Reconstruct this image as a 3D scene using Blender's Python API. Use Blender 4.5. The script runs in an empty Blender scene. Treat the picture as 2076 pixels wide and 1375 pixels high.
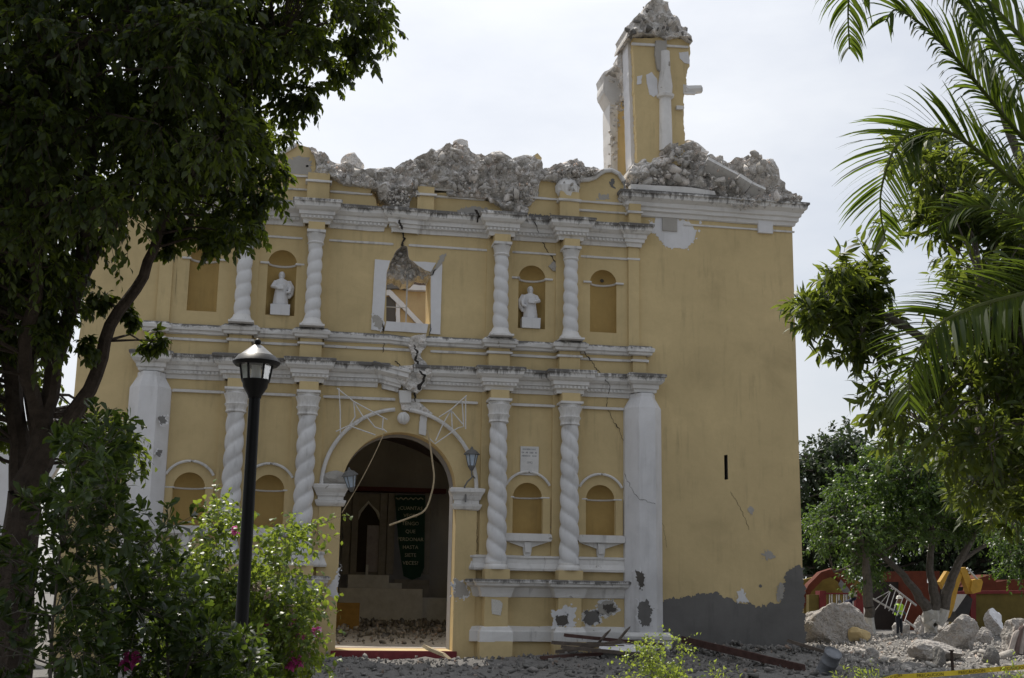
import bpy, bmesh, math, random
import numpy as np
from mathutils import Vector, Matrix, noise, geometry, Euler
random.seed(7); RNG = np.random.default_rng(7)
R = math.radians
scene = bpy.context.scene
COL = scene.collection

# ------------------------------------------------------------------ camera, sky, sun
W_PX, H_PX, FOC = 2076.0, 1375.0, 2500.0
CAM = Vector((0.0, -33.0, 1.9))
YAW, PITCH, ROLL = 0.17736605, 0.19801441, 0.01601848
FWD = Vector((math.sin(YAW)*math.cos(PITCH), math.cos(YAW)*math.cos(PITCH), math.sin(PITCH)))
_r = Vector((math.cos(YAW), -math.sin(YAW), 0.0)); _u = _r.cross(FWD)
RGT = _r*math.cos(ROLL) + _u*math.sin(ROLL)
UPV = _u*math.cos(ROLL) - _r*math.sin(ROLL)
cd = bpy.data.cameras.new('camera'); cam = bpy.data.objects.new('camera', cd); COL.objects.link(cam)
cd.sensor_width = 36.0; cd.lens = 36.0*FOC/W_PX; cd.clip_start = 0.05; cd.clip_end = 4000
M = Matrix((RGT, UPV, -FWD)).transposed().to_4x4(); M.translation = CAM
cam.matrix_world = M; scene.camera = cam

SUN_EL, SUN_AZ = R(54), R(15)          # azimuth: degrees to the left of straight behind the church
world = bpy.data.worlds.new('World'); scene.world = world; world.use_nodes = True
nt = world.node_tree; nt.nodes.clear()
wo = nt.nodes.new('ShaderNodeOutputWorld'); bg = nt.nodes.new('ShaderNodeBackground')
sky = nt.nodes.new('ShaderNodeTexSky'); sky.sky_type = 'NISHITA'; sky.sun_disc = False
sky.sun_elevation = SUN_EL; sky.sun_rotation = -SUN_AZ; sky.dust_density = 2.5; sky.air_density = 1.0
tc = nt.nodes.new('ShaderNodeTexCoord'); mp = nt.nodes.new('ShaderNodeMapping'); mp.inputs['Scale'].default_value = (1.0, 1.0, 2.6)
nz = nt.nodes.new('ShaderNodeTexNoise'); nz.inputs['Scale'].default_value = 2.2; nz.inputs['Detail'].default_value = 7; nz.inputs['Roughness'].default_value = .55
rp = nt.nodes.new('ShaderNodeValToRGB'); rp.color_ramp.elements[0].position = .36; rp.color_ramp.elements[1].position = .66
rp.color_ramp.elements[0].color = (.55, .55, .55, 1); rp.color_ramp.elements[1].color = (1, 1, 1, 1)
mx = nt.nodes.new('ShaderNodeMix'); mx.data_type = 'RGBA'
# thin high haze: white, and brighter towards the sun as forward-scattering ice haze is
_cosang = Vector((-math.sin(SUN_AZ)*math.cos(SUN_EL), math.cos(SUN_AZ)*math.cos(SUN_EL), math.sin(SUN_EL)))
dp = nt.nodes.new('ShaderNodeVectorMath'); dp.operation = 'DOT_PRODUCT'; dp.inputs[1].default_value = _cosang
m1 = nt.nodes.new('ShaderNodeMath'); m1.operation = 'MULTIPLY_ADD'; m1.inputs[1].default_value = .5; m1.inputs[2].default_value = .5
m2 = nt.nodes.new('ShaderNodeMath'); m2.operation = 'POWER'; m2.inputs[1].default_value = 3.0
m3 = nt.nodes.new('ShaderNodeMath'); m3.operation = 'MULTIPLY_ADD'; m3.inputs[1].default_value = 7.2; m3.inputs[2].default_value = 5.0
hz = nt.nodes.new('ShaderNodeVectorMath'); hz.operation = 'SCALE'; hz.inputs[0].default_value = (.97, 1.0, 1.05)
nt.links.new(tc.outputs['Generated'], dp.inputs[0]); nt.links.new(dp.outputs['Value'], m1.inputs[0]); nt.links.new(m1.outputs[0], m2.inputs[0]); nt.links.new(m2.outputs[0], m3.inputs[0])
nt.links.new(m3.outputs[0], hz.inputs['Scale']); nt.links.new(hz.outputs[0], mx.inputs[7])
bg.inputs['Strength'].default_value = .1
L = nt.links.new
L(tc.outputs['Generated'], mp.inputs['Vector']); L(mp.outputs[0], nz.inputs['Vector']); L(nz.outputs['Fac'], rp.inputs['Fac'])
L(rp.outputs['Color'], mx.inputs[0]); L(sky.outputs['Color'], mx.inputs[6]); L(mx.outputs[2], bg.inputs['Color']); L(bg.outputs[0], wo.inputs[0])

sd = bpy.data.lights.new('sun', 'SUN'); sd.energy = 4.6; sd.angle = R(.6); sd.color = (1, .94, .84)
sun = bpy.data.objects.new('sun', sd); COL.objects.link(sun)
TOSUN = Vector((-math.sin(SUN_AZ)*math.cos(SUN_EL), math.cos(SUN_AZ)*math.cos(SUN_EL), math.sin(SUN_EL)))
sun.rotation_euler = TOSUN.to_track_quat('Z', 'Y').to_euler(); sun.location = (0, 0, 40)
vs = scene.view_settings; vs.view_transform = 'Standard'; vs.look = 'None'; vs.exposure = 0.0; vs.gamma = 1.0
vs.use_curve_mapping = False

# ------------------------------------------------------------------ pixel helpers (photo pixel -> place)
def ray(px, py): return FWD*FOC + RGT*(px - W_PX/2) - UPV*(py - H_PX/2)
def P(px, py, y=0.0):                       # on the plane y = const
    d = ray(px, py); return CAM + d*((y - CAM.y)/d.y)
def G(px, py, z=0.0):                       # on the level z = const
    d = ray(px, py); return CAM + d*((z - CAM.z)/d.z)
def D(px, py, d): return CAM + ray(px, py)/FOC*d   # at a depth in metres
def XZ(pts, y=0.0): return [(p.x, p.z) for p in (P(a, b, y) for a, b in pts)]

# ------------------------------------------------------------------ materials
MATS = {}
def new_mat(name):
    m = bpy.data.materials.new(name); m.use_nodes = True; MATS[name] = m
    return m, m.node_tree, m.node_tree.nodes['Principled BSDF']
def N(t, kind, **kw):
    n = t.nodes.new(kind)
    for k, v in kw.items():
        if k in n.inputs.keys() if not isinstance(k, int) else False: n.inputs[k].default_value = v
        else: setattr(n, k, v)
    return n
def noise_node(t, vec, scale, detail=5, rough=.6, dist=0.0):
    n = t.nodes.new('ShaderNodeTexNoise'); n.inputs['Scale'].default_value = scale; n.inputs['Detail'].default_value = detail
    n.inputs['Roughness'].default_value = rough; n.inputs['Distortion'].default_value = dist
    t.links.new(vec, n.inputs['Vector']); return n
def ramp(t, fac, stops):
    r = t.nodes.new('ShaderNodeValToRGB'); e = r.color_ramp.elements
    while len(e) < len(stops): e.new(.5)
    for i, (p, c) in enumerate(stops):
        e[i].position = p; e[i].color = (*c, 1) if len(c) == 3 else c
    t.links.new(fac, r.inputs['Fac']); return r
def mixc(t, fac, a, b):
    m = t.nodes.new('ShaderNodeMix'); m.data_type = 'RGBA'
    for v, i in ((fac, 0), (a, 6), (b, 7)):
        if hasattr(v, 'links'): t.links.new(v, m.inputs[i])
        elif i == 0: m.inputs[0].default_value = v
        else: m.inputs[i].default_value = (*v, 1)
    return m.outputs[2]
def bump(t, bsdf, h, strength=.4, dist=.02):
    b = t.nodes.new('ShaderNodeBump'); b.inputs['Strength'].default_value = strength; b.inputs['Distance'].default_value = dist
    t.links.new(h, b.inputs['Height']); t.links.new(b.outputs[0], bsdf.inputs['Normal'])
def objvec(t, scale=None):
    c = t.nodes.new('ShaderNodeTexCoord')
    if scale is None: return c.outputs['Object']
    m = t.nodes.new('ShaderNodeMapping'); m.inputs['Scale'].default_value = scale
    t.links.new(c.outputs['Object'], m.inputs['Vector']); return m.outputs[0]
def sc(c, k): return tuple(max(0, min(1, x*k)) for x in c)

def simple(name, color, rough=.85, var=.25, scale=5.0, bmp=.25, bscale=40.0, metal=0.0, island=0.0, spec=.3):
    m, t, b = new_mat(name); v = objvec(t)
    n = noise_node(t, v, scale, 6, .62)
    c = ramp(t, n.outputs['Fac'], [(.28, sc(color, 1 - var)), (.5, color), (.74, sc(color, 1 + var))]).outputs['Color']
    if island:
        g = t.nodes.new('ShaderNodeNewGeometry')
        c2 = ramp(t, g.outputs['Random Per Island'], [(0, (1 - island,)*3), (1, (1 + island*.6,)*3)])
        mm = t.nodes.new('ShaderNodeMix'); mm.data_type = 'RGBA'; mm.blend_type = 'MULTIPLY'; mm.inputs[0].default_value = 1
        t.links.new(c, mm.inputs[6]); t.links.new(c2.outputs['Color'], mm.inputs[7]); c = mm.outputs[2]
    t.links.new(c, b.inputs['Base Color']); b.inputs['Roughness'].default_value = rough; b.inputs['Metallic'].default_value = metal
    b.inputs['Specular IOR Level'].default_value = spec
    if bmp:
        nb = noise_node(t, v, bscale, 4, .6); bump(t, b, nb.outputs['Fac'], bmp, .02)
    return m

def plaster(name, color, stain=(.10, .09, .075), stain_amt=.5, streak=True, warm=None, chips=None, bmp=.35, bands=()):
    """painted lime plaster: cloudy fading, run-down dirt streaks, small chips to bare mortar"""
    m, t, b = new_mat(name); v = objvec(t)
    n1 = noise_node(t, v, .55, 6, .6, .4); n2 = noise_node(t, v, 6.0, 5, .7)
    c = ramp(t, n1.outputs['Fac'], [(.3, sc(color, .80)), (.45, sc(color, .96)), (.55, color), (.75, sc(color, 1.14))]).outputs['Color']
    c = mixc(t, ramp(t, n2.outputs['Fac'], [(.42, (0, 0, 0)), (.75, (.35, .35, .35))]).outputs['Color'], c, warm or sc(color, .8))
    if streak:
        s = noise_node(t, objvec(t, (5.0, 5.0, .5)), 1.0, 5, .65); a = noise_node(t, v, .9, 4, .6)
        f = ramp(t, s.outputs['Fac'], [(.52, (0, 0, 0)), (.72, (1, 1, 1))]).outputs['Color']
        g = ramp(t, a.outputs['Fac'], [(.42, (0, 0, 0)), (.68, (stain_amt,)*3)]).outputs['Color']
        mm = t.nodes.new('ShaderNodeMix'); mm.data_type = 'RGBA'; mm.blend_type = 'MULTIPLY'; mm.inputs[0].default_value = 1
        t.links.new(f, mm.inputs[6]); t.links.new(g, mm.inputs[7])
        c = mixc(t, mm.outputs[2], c, stain)
    if chips:
        k = noise_node(t, v, 3.1, 7, .68, .6)
        c = mixc(t, ramp(t, k.outputs['Fac'], [(.665, (0, 0, 0)), (.68, (1, 1, 1))]).outputs['Color'], c, chips)
    if bands:                                  # black mould where rain sits on the cornice tops and runs down
        sp = t.nodes.new('ShaderNodeSeparateXYZ'); t.links.new(v, sp.inputs[0]); acc = None
        for z0, z1 in bands:
            mr = t.nodes.new('ShaderNodeMapRange'); mr.inputs['From Min'].default_value = z0; mr.inputs['From Max'].default_value = z1; t.links.new(sp.outputs['Z'], mr.inputs['Value'])
            lt = t.nodes.new('ShaderNodeMath'); lt.operation = 'LESS_THAN'; lt.inputs[1].default_value = z1 + .06; t.links.new(sp.outputs['Z'], lt.inputs[0])
            mu = t.nodes.new('ShaderNodeMath'); mu.operation = 'MULTIPLY'; t.links.new(mr.outputs[0], mu.inputs[0]); t.links.new(lt.outputs[0], mu.inputs[1])
            if acc is None: acc = mu.outputs[0]
            else:
                ad = t.nodes.new('ShaderNodeMath'); ad.operation = 'MAXIMUM'; t.links.new(acc, ad.inputs[0]); t.links.new(mu.outputs[0], ad.inputs[1]); acc = ad.outputs[0]
        nn = noise_node(t, objvec(t, (4.1, 4.1, 1.1)), 1.0, 9, .78, .8); big = noise_node(t, v, .8, 3, .5)
        s1 = t.nodes.new('ShaderNodeMath'); s1.operation = 'MULTIPLY_ADD'; s1.inputs[1].default_value = .34; t.links.new(acc, s1.inputs[0]); t.links.new(nn.outputs['Fac'], s1.inputs[2])
        s2 = t.nodes.new('ShaderNodeMath'); s2.operation = 'MULTIPLY_ADD'; s2.inputs[1].default_value = .35; t.links.new(big.outputs['Fac'], s2.inputs[0]); t.links.new(s1.outputs[0], s2.inputs[2])
        c = mixc(t, ramp(t, s2.outputs[0], [(.86, (0, 0, 0)), (1.0, (.85, .85, .85))]).outputs['Color'], c, (.07, .065, .06))
    t.links.new(c, b.inputs['Base Color']); b.inputs['Roughness'].default_value = .92; b.inputs['Specular IOR Level'].default_value = .15
    h1 = noise_node(t, v, 3.0, 8, .6); bump(t, b, h1.outputs['Fac'], bmp, .03)
    return m

def leaf_mat(name, dark, light, trans=.45, transcol=None, gloss=.38, spec=.4):
    m, t, b = new_mat(name)
    g = t.nodes.new('ShaderNodeNewGeometry')
    c = ramp(t, g.outputs['Random Per Island'], [(0, dark), (.55, tuple((a+b_)/2 for a, b_ in zip(dark, light))), (1, light)]).outputs['Color']
    t.links.new(c, b.inputs['Base Color']); b.inputs['Roughness'].default_value = gloss; b.inputs['Specular IOR Level'].default_value = spec
    tr = t.nodes.new('ShaderNodeBsdfTranslucent')
    if transcol is None:
        t.links.new(mixc(t, .6, c, sc(light, 1.9)), tr.inputs['Color'])
    else: t.links.new(mixc(t, .75, c, transcol), tr.inputs['Color'])
    ms = t.nodes.new('ShaderNodeMixShader'); ms.inputs[0].default_value = trans
    t.links.new(b.outputs[0], ms.inputs[1]); t.links.new(tr.outputs[0], ms.inputs[2])
    t.links.new(ms.outputs[0], t.nodes['Material Output'].inputs['Surface']); return m

OCHRE = plaster('ochre_plaster', (.60, .475, .26), stain=(.18, .145, .09), stain_amt=.5, warm=(.51, .40, .215))
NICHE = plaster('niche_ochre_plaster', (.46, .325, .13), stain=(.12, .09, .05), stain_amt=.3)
WHITE = plaster('white_limewash', (.70, .69, .68), stain=(.10, .09, .08), stain_amt=.75, warm=(.58, .56, .53), chips=(.34, .32, .29), bands=((7.42, 7.7), (11.75, 12.06), (1.9, 2.06), (8.4, 8.56), (12.7, 13.08)))
WHITE2 = plaster('white_limewash_clean', (.70, .70, .72), stain=(.2, .19, .18), stain_amt=.35, warm=(.62, .61, .60))
WHITE3 = plaster('white_column_limewash', (.68, .68, .69), stain=(.16, .15, .14), stain_amt=.7, warm=(.55, .54, .53), chips=(.36, .35, .33))
CEMENT = plaster('grey_cement_render', (.17, .165, .16), stain=(.07, .07, .07), stain_amt=.5, warm=(.13, .125, .12))
MORTAR = plaster('bare_lime_mortar', (.40, .38, .35), stain=(.15, .14, .13), stain_amt=.4, warm=(.33, .31, .28), bmp=.8)
DARKPATCH = plaster('bare_render_and_hole_shade', (.11, .10, .09), stain=(.05, .05, .05), stain_amt=.5, bmp=.8)  # dark tone for bare render patches; also stands in for shade inside holes
CRACK = simple('crack_shadow', (.035, .03, .026), .95, .3, 9)
def rubble_mat(name, color, isl=.35):
    m, t, b = new_mat(name); v = objvec(t)
    n1 = noise_node(t, v, 2.2, 8, .66, .3); n2 = noise_node(t, v, 14, 6, .7)
    c = ramp(t, n1.outputs['Fac'], [(.25, sc(color, .62)), (.45, sc(color, .95)), (.6, color), (.8, tuple(min(1, x*1.25+.03) for x in color))]).outputs['Color']
    c = mixc(t, ramp(t, n2.outputs['Fac'], [(.45, (0, 0, 0)), (.7, (.5, .5, .5))]).outputs['Color'], c, sc(color, .6))
    g = t.nodes.new('ShaderNodeNewGeometry')
    c2 = ramp(t, g.outputs['Random Per Island'], [(0, (1-isl, 1-isl, 1-isl)), (.6, (1, .98, .95)), (.9, (1.0+isl*.5, 1+isl*.4, 1+isl*.35)), (1, (1.1, .85, .7))])
    mm = t.nodes.new('ShaderNodeMix'); mm.data_type = 'RGBA'; mm.blend_type = 'MULTIPLY'; mm.inputs[0].default_value = 1
    t.links.new(c, mm.inputs[6]); t.links.new(c2.outputs['Color'], mm.inputs[7])
    t.links.new(mm.outputs[2], b.inputs['Base Color']); b.inputs['Roughness'].default_value = .95; b.inputs['Specular IOR Level'].default_value = .1
    h = noise_node(t, v, 22, 8, .7); bump(t, b, h.outputs['Fac'], .8, .03); return m
def conglomerate(name, color, scale=7.0, con=1.0):
    """old rubble masonry: odd stones set in pale lime mortar"""
    m, t, b = new_mat(name); v = objvec(t)
    w = noise_node(t, v, 4.0, 4, .6); add = t.nodes.new('ShaderNodeMix'); add.data_type = 'VECTOR'; add.inputs[0].default_value = .14
    t.links.new(v, add.inputs[4]); t.links.new(w.outputs['Color'], add.inputs[5])
    vo = t.nodes.new('ShaderNodeTexVoronoi'); vo.inputs['Scale'].default_value = scale; vo.inputs['Randomness'].default_value = 1; t.links.new(add.outputs[1], vo.inputs['Vector'])
    ve = t.nodes.new('ShaderNodeTexVoronoi'); ve.feature = 'DISTANCE_TO_EDGE'; ve.inputs['Scale'].default_value = scale; t.links.new(add.outputs[1], ve.inputs['Vector'])
    sx = t.nodes.new('ShaderNodeSeparateColor'); t.links.new(vo.outputs['Color'], sx.inputs[0])
    st = ramp(t, sx.outputs[0], [(0, sc(color, 1-.45*con)), (.35, sc(color, 1-.15*con)), (.6, (color[0]*1.02, color[1]*(1-.1*con), color[2]*(1-.18*con))), (.85, sc(color, 1.1)), (1, sc(color, 1-.3*con))]).outputs['Color']
    n1 = noise_node(t, v, 1.7, 6, .6); n2 = noise_node(t, v, 16, 6, .7)
    f = ramp(t, ve.outputs['Distance'], [(.02, (1, 1, 1)), (.09, (0, 0, 0))]).outputs['Color']
    big = ramp(t, n1.outputs['Fac'], [(.42, (0, 0, 0)), (.6, (1, 1, 1))]).outputs['Color']
    mm = t.nodes.new('ShaderNodeMix'); mm.data_type = 'RGBA'; mm.blend_type = 'ADD'; mm.inputs[0].default_value = .8; t.links.new(f, mm.inputs[6]); t.links.new(big, mm.inputs[7])
    c = mixc(t, mm.outputs[2], st, sc(color, 1+.16*con))
    c = mixc(t, ramp(t, n2.outputs['Fac'], [(.45, (0, 0, 0)), (.72, (.6, .6, .6))]).outputs['Color'], c, sc(color, .5))
    t.links.new(c, b.inputs['Base Color']); b.inputs['Roughness'].default_value = .96; b.inputs['Specular IOR Level'].default_value = .1
    h = t.nodes.new('ShaderNodeMath'); h.operation = 'MULTIPLY_ADD'; h.inputs[1].default_value = 2.2; t.links.new(ve.outputs['Distance'], h.inputs[0]); t.links.new(n2.outputs['Fac'], h.inputs[2])
    bump(t, b, h.outputs[0], .9, .05); return m
CONG = conglomerate('rubble_masonry', (.70, .675, .645), 6.5, .8)
CONGL = conglomerate('fallen_masonry', (.43, .405, .38), 8.5, .5)
RUBBLE = rubble_mat('masonry_rubble', (.68, .655, .625), .4)
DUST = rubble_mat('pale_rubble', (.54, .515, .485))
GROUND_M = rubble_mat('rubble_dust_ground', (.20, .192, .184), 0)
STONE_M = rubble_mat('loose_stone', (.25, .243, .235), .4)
WOOD = simple('weathered_wood', (.10, .08, .065), .8, .4, 6, .5, 60)
REDWOOD = simple('old_red_wood', (.075, .04, .034), .8, .4, 6, .5, 60)
BATTEN = simple('pale_batten', (.42, .34, .22), .8, .2, 10, .2, 60)
BLACK = simple('black_painted_metal', (.006, .006, .007), .42, .2, 10, .05, 60, 0.0, spec=.22)
ZINC = simple('pale_metal', (.45, .44, .43), .5, .2, 10, .1, 60, .3)
BARK = simple('grey_brown_bark', (.055, .042, .033), .9, .45, 14, .9, 34)
BARK2 = simple('grey_bark', (.13, .115, .10), .9, .35, 9, .8, 30)
LIME = simple('whitewashed_bark', (.62, .60, .56), .9, .18, 8, .5, 30)

# ------------------------------------------------------------------ mesh helpers
def link(o, parent=None):
    COL.objects.link(o)
    if parent is not None: o.parent = parent
    return o
def tag(o, label=None, cat=None, group=None, kind=None):
    for k, v in (('label', label), ('category', cat), ('group', group), ('kind', kind)):
        if v: o[k] = v
    return o
def empty(name, loc=(0, 0, 0), label=None, cat=None, group=None):
    o = bpy.data.objects.new(name, None); o.location = loc; o.empty_display_size = .2; COL.objects.link(o)
    return tag(o, label, cat, group)
def np_mesh(name, V, F, mat, smooth=False):
    """V (n,3) array, F (m,k) array of equal polygons"""
    V = np.asarray(V, np.float32); F = np.asarray(F, np.int32); m, k = F.shape
    me = bpy.data.meshes.new(name)
    me.vertices.add(len(V)); me.vertices.foreach_set('co', V.ravel())
    me.loops.add(m*k); me.loops.foreach_set('vertex_index', F.ravel())
    me.polygons.add(m); me.polygons.foreach_set('loop_start', np.arange(0, m*k, k, dtype=np.int32))
    me.polygons.foreach_set('loop_total', np.full(m, k, np.int32))
    if smooth: me.polygons.foreach_set('use_smooth', np.ones(m, bool))
    me.update(calc_edges=True); me.validate()
    for mt in (mat if isinstance(mat, (list, tuple)) else [mat]): me.materials.append(mt)
    return me

class MB:
    def __init__(s): s.v = []; s.f = []; s.m = []
    def add(s, vs, fs, mi=0):
        o = len(s.v); s.v += [tuple(v) for v in vs]
        s.f += [tuple(i + o for i in f) for f in fs]; s.m += [mi]*len(fs); return s
    def box(s, x0, x1, y0, y1, z0, z1, mi=0, rot=None, jit=0.0):
        c = [(x, y, z) for z in (z0, z1) for y in (y0, y1) for x in (x0, x1)]
        if jit: c = [tuple(a + random.uniform(-jit, jit) for a in p) for p in c]
        if rot is not None: c = [tuple(rot @ Vector(p)) for p in c]
        return s.add(c, [(0, 2, 3, 1), (4, 5, 7, 6), (0, 1, 5, 4), (2, 6, 7, 3), (0, 4, 6, 2), (1, 3, 7, 5)], mi)
    def lathe(s, prof, center=(0, 0, 0), n=20, mi=0, mod=None, cap=True):
        cx, cy, cz = center; vs = []
        for r, z in prof:
            for k in range(n):
                a = 2*math.pi*k/n; rr = r*(mod(a, z) if mod else 1)
                vs.append((cx + rr*math.cos(a), cy + rr*math.sin(a), cz + z))
        fs = [(i*n + k, i*n + (k+1) % n, (i+1)*n + (k+1) % n, (i+1)*n + k) for i in range(len(prof)-1) for k in range(n)]
        if cap:
            fs.append(tuple(range(n-1, -1, -1))); fs.append(tuple((len(prof)-1)*n + k for k in range(n)))
        return s.add(vs, fs, mi)
    def tube(s, pts, rad, n=6, mi=0, cap=True):
        pts = [Vector(p) for p in pts]
        if not hasattr(rad, '__len__'): rad = [rad]*len(pts)
        vs = []; ref = None
        for i, p in enumerate(pts):
            d = (pts[min(i+1, len(pts)-1)] - pts[max(i-1, 0)])
            d = d.normalized() if d.length > 1e-9 else Vector((0, 0, 1))
            if ref is None:
                ref = Vector((0, 0, 1)) if abs(d.z) < .8 else Vector((1, 0, 0))
            a = d.cross(ref)
            if a.length < 1e-4: a = d.orthogonal()
            a.normalize(); b = d.cross(a).normalized(); ref = a.cross(d) if False else ref
            for k in range(n):
                t = 2*math.pi*k/n; vs.append(p + (a*math.cos(t) + b*math.sin(t))*rad[i])
        fs = [(i*n + k, i*n + (k+1) % n, (i+1)*n + (k+1) % n, (i+1)*n + k) for i in range(len(pts)-1) for k in range(n)]
        if cap: fs += [tuple(range(n-1, -1, -1)), tuple((len(pts)-1)*n + k for k in range(n))]
        return s.add(vs, fs, mi)
    def sphere(s, c, r, n=12, mi=0, squash=(1, 1, 1), fn=None):
        vs = []; fs = []; h = n//2 + 1
        for i in range(h+1):
            t = math.pi*i/h
            for k in range(n):
                a = 2*math.pi*k/n; d = Vector((math.sin(t)*math.cos(a), math.sin(t)*math.sin(a), math.cos(t)))
                rr = r*(fn(d) if fn else 1); vs.append((c[0]+d.x*rr*squash[0], c[1]+d.y*rr*squash[1], c[2]+d.z*rr*squash[2]))
        fs = [(i*n+k, (i+1)*n+k, (i+1)*n+(k+1) % n, i*n+(k+1) % n) for i in range(h) for k in range(n)]
        return s.add(vs, fs, mi)
    def prism(s, poly, y0, y1, mi=0):
        """(x,z) outline extruded along y"""
        n = len(poly); tri = geometry.tessellate_polygon([[Vector((p[0], p[1], 0)) for p in poly]])
        vs = [(p[0], y0, p[1]) for p in poly] + [(p[0], y1, p[1]) for p in poly]
        fs = [tuple(t) for t in tri] + [tuple(i + n for i in t[::-1]) for t in tri] + [(i, (i+1) % n, (i+1) % n + n, i + n) for i in range(n)]
        return s.add(vs, fs, mi)
    def mesh(s, name, mat, smooth=False):
        me = bpy.data.meshes.new(name); me.from_pydata(s.v, [], s.f); me.update()
        for mt in (mat if isinstance(mat, (list, tuple)) else [mat]): me.materials.append(mt)
        if len(me.materials) > 1: me.polygons.foreach_set('material_index', s.m)
        bm = bmesh.new(); bm.from_mesh(me); bmesh.ops.recalc_face_normals(bm, faces=bm.faces); bm.to_mesh(me); bm.free()
        if smooth:
            me.polygons.foreach_set('use_smooth', np.ones(len(me.polygons), bool))
            try: me.set_sharp_from_angle(angle=R(42))
            except Exception: pass
        return me
    def build(s, name, mat, parent=None, smooth=False):
        return link(bpy.data.objects.new(name, s.mesh(name, mat, smooth)), parent)

def jag(poly, step=.06, amp=.03, closed=True, seed=0.0, freq=3.3):
    """resample a polyline and roughen it with fractal noise"""
    out = []; n = len(poly)
    for i in range(n if closed else n-1):
        a = Vector((*poly[i], 0)); b = Vector((*poly[(i+1) % n], 0)); k = max(1, int((b-a).length/step))
        for j in range(k): out.append(a.lerp(b, j/k))
    if not closed: out.append(Vector((*poly[-1], 0)))
    r = []
    for p in out:
        q = Vector((p.x*freq+seed, p.y*freq, seed*1.7)); q2 = q*3.1
        r.append((p.x + amp*(noise.noise(q) + .7*noise.noise(q2) + .45*noise.noise(q2*2.7)), p.y + amp*(noise.noise(q+Vector((9, 4, 2))) + .7*noise.noise(q2+Vector((5, 1, 8))) + .45*noise.noise(q2*2.7+Vector((2, 6, 1))))))
    return r
def cdt(outer, holes=(), inner=()):
    vs = []; ed = []
    for loop in [outer, *holes]:
        o = len(vs); n = len(loop); vs += [Vector(p) for p in loop]; ed += [(o+i, o+(i+1) % n) for i in range(n)]
    vs += [Vector(p) for p in inner]
    r = geometry.delaunay_2d_cdt(vs, ed, [], 1, 1e-5); fs = []
    for f in r[2]:
        cx = sum(r[0][i].x for i in f)/len(f); cy = sum(r[0][i].y for i in f)/len(f)
        if not any(inside(h, cx, cy) for h in holes): fs.append(tuple(f))
    return r[0], fs
def inside(poly, x, y):
    c = False; n = len(poly); j = n-1
    for i in range(n):
        xi, yi = poly[i]; xj, yj = poly[j]
        if (yi > y) != (yj > y) and x < (xj-xi)*(y-yi)/(yj-yi)+xi: c = not c
        j = i
    return c

# rocks: a store of angular stone shapes
def rock_shape(seed, flat=1.0, n=11):
    rr = random.Random(seed); bm = bmesh.new()
    for _ in range(n):
        v = Vector((rr.gauss(0, 1), rr.gauss(0, 1), rr.gauss(0, 1))).normalized()
        k = rr.uniform(.7, 1.0); m = max(abs(v.x), abs(v.y), abs(v.z)); v = v*(k*(.25 + .75/m*.8))
        bm.verts.new((v.x*.5, v.y*.5*rr.uniform(.8, 1), v.z*.5*flat))
    bmesh.ops.convex_hull(bm, input=bm.verts)
    for v in [v for v in bm.verts if not v.link_faces]: bm.verts.remove(v)
    bmesh.ops.triangulate(bm, faces=bm.faces); bm.verts.index_update()
    V = np.array([v.co[:] for v in bm.verts]); F = np.array([[v.index for v in f.verts] for f in bm.faces]); bm.free(); return V, F
ROCKS = [rock_shape(i, random.uniform(.5, .9)) for i in range(26)]
def scatter(items):
    """items: (pos, size, euler) -> joined arrays of stones"""
    Vs = []; Fs = []; o = 0
    for pos, size, e in items:
        V, F = ROCKS[random.randrange(len(ROCKS))]
        m = np.array(Euler(e).to_matrix()); s = np.array(size if hasattr(size, '__len__') else (size,)*3)
        Vs.append((V*s) @ m.T + np.array(pos)); Fs.append(F + o); o += len(V)
    return np.concatenate(Vs), np.concatenate(Fs)
def rnd_e(): return (random.uniform(0, 6.3), random.uniform(0, 6.3), random.uniform(0, 6.3))
def boulder(name, loc, size, mat, seed, parent=None, cuts=7, sub=4, rough=.10, rotz=0.0, top=None):
    bm = bmesh.new(); bmesh.ops.create_icosphere(bm, subdivisions=sub, radius=1.0); rr = random.Random(seed)
    pl = []
    for _ in range(cuts):
        n = Vector((rr.gauss(0, 1), rr.gauss(0, 1), rr.gauss(0, .8))).normalized(); pl.append((n, rr.uniform(.5, .78)))
    if top: pl.append((Vector(top[:3]).normalized(), top[3]))
    off = Vector((seed*3.7, seed*1.3, seed*.7))
    for v in bm.verts:
        p = v.co.copy()
        for n, d in pl:
            k = p.dot(n) - d
            if k > 0: p -= n*k*.93
        q = p*2.2 + off
        p += v.co*(rough*(noise.fractal(q, 1.0, 2.0, 5)) - rough*.35*noise.voronoi(q*1.6)[0][0])
        v.co = p
    for v in bm.verts: v.co = Vector((v.co.x*size[0]/1.5, v.co.y*size[1]/1.5, v.co.z*size[2]/1.5))
    me = bpy.data.meshes.new(name); bm.to_mesh(me); bm.free()
    for mt in (mat if isinstance(mat, (list, tuple)) else [mat]): me.materials.append(mt)
    if isinstance(mat, (list, tuple)) and top:
        tn = Vector(top[:3]).normalized()
        for f in me.polygons:
            if f.normal.dot(tn) > .8 and f.center.dot(tn) > 0: f.material_index = 1
    o = bpy.data.objects.new(name, me); o.location = loc; o.rotation_euler = (0, 0, rotz); return link(o, parent)

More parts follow.
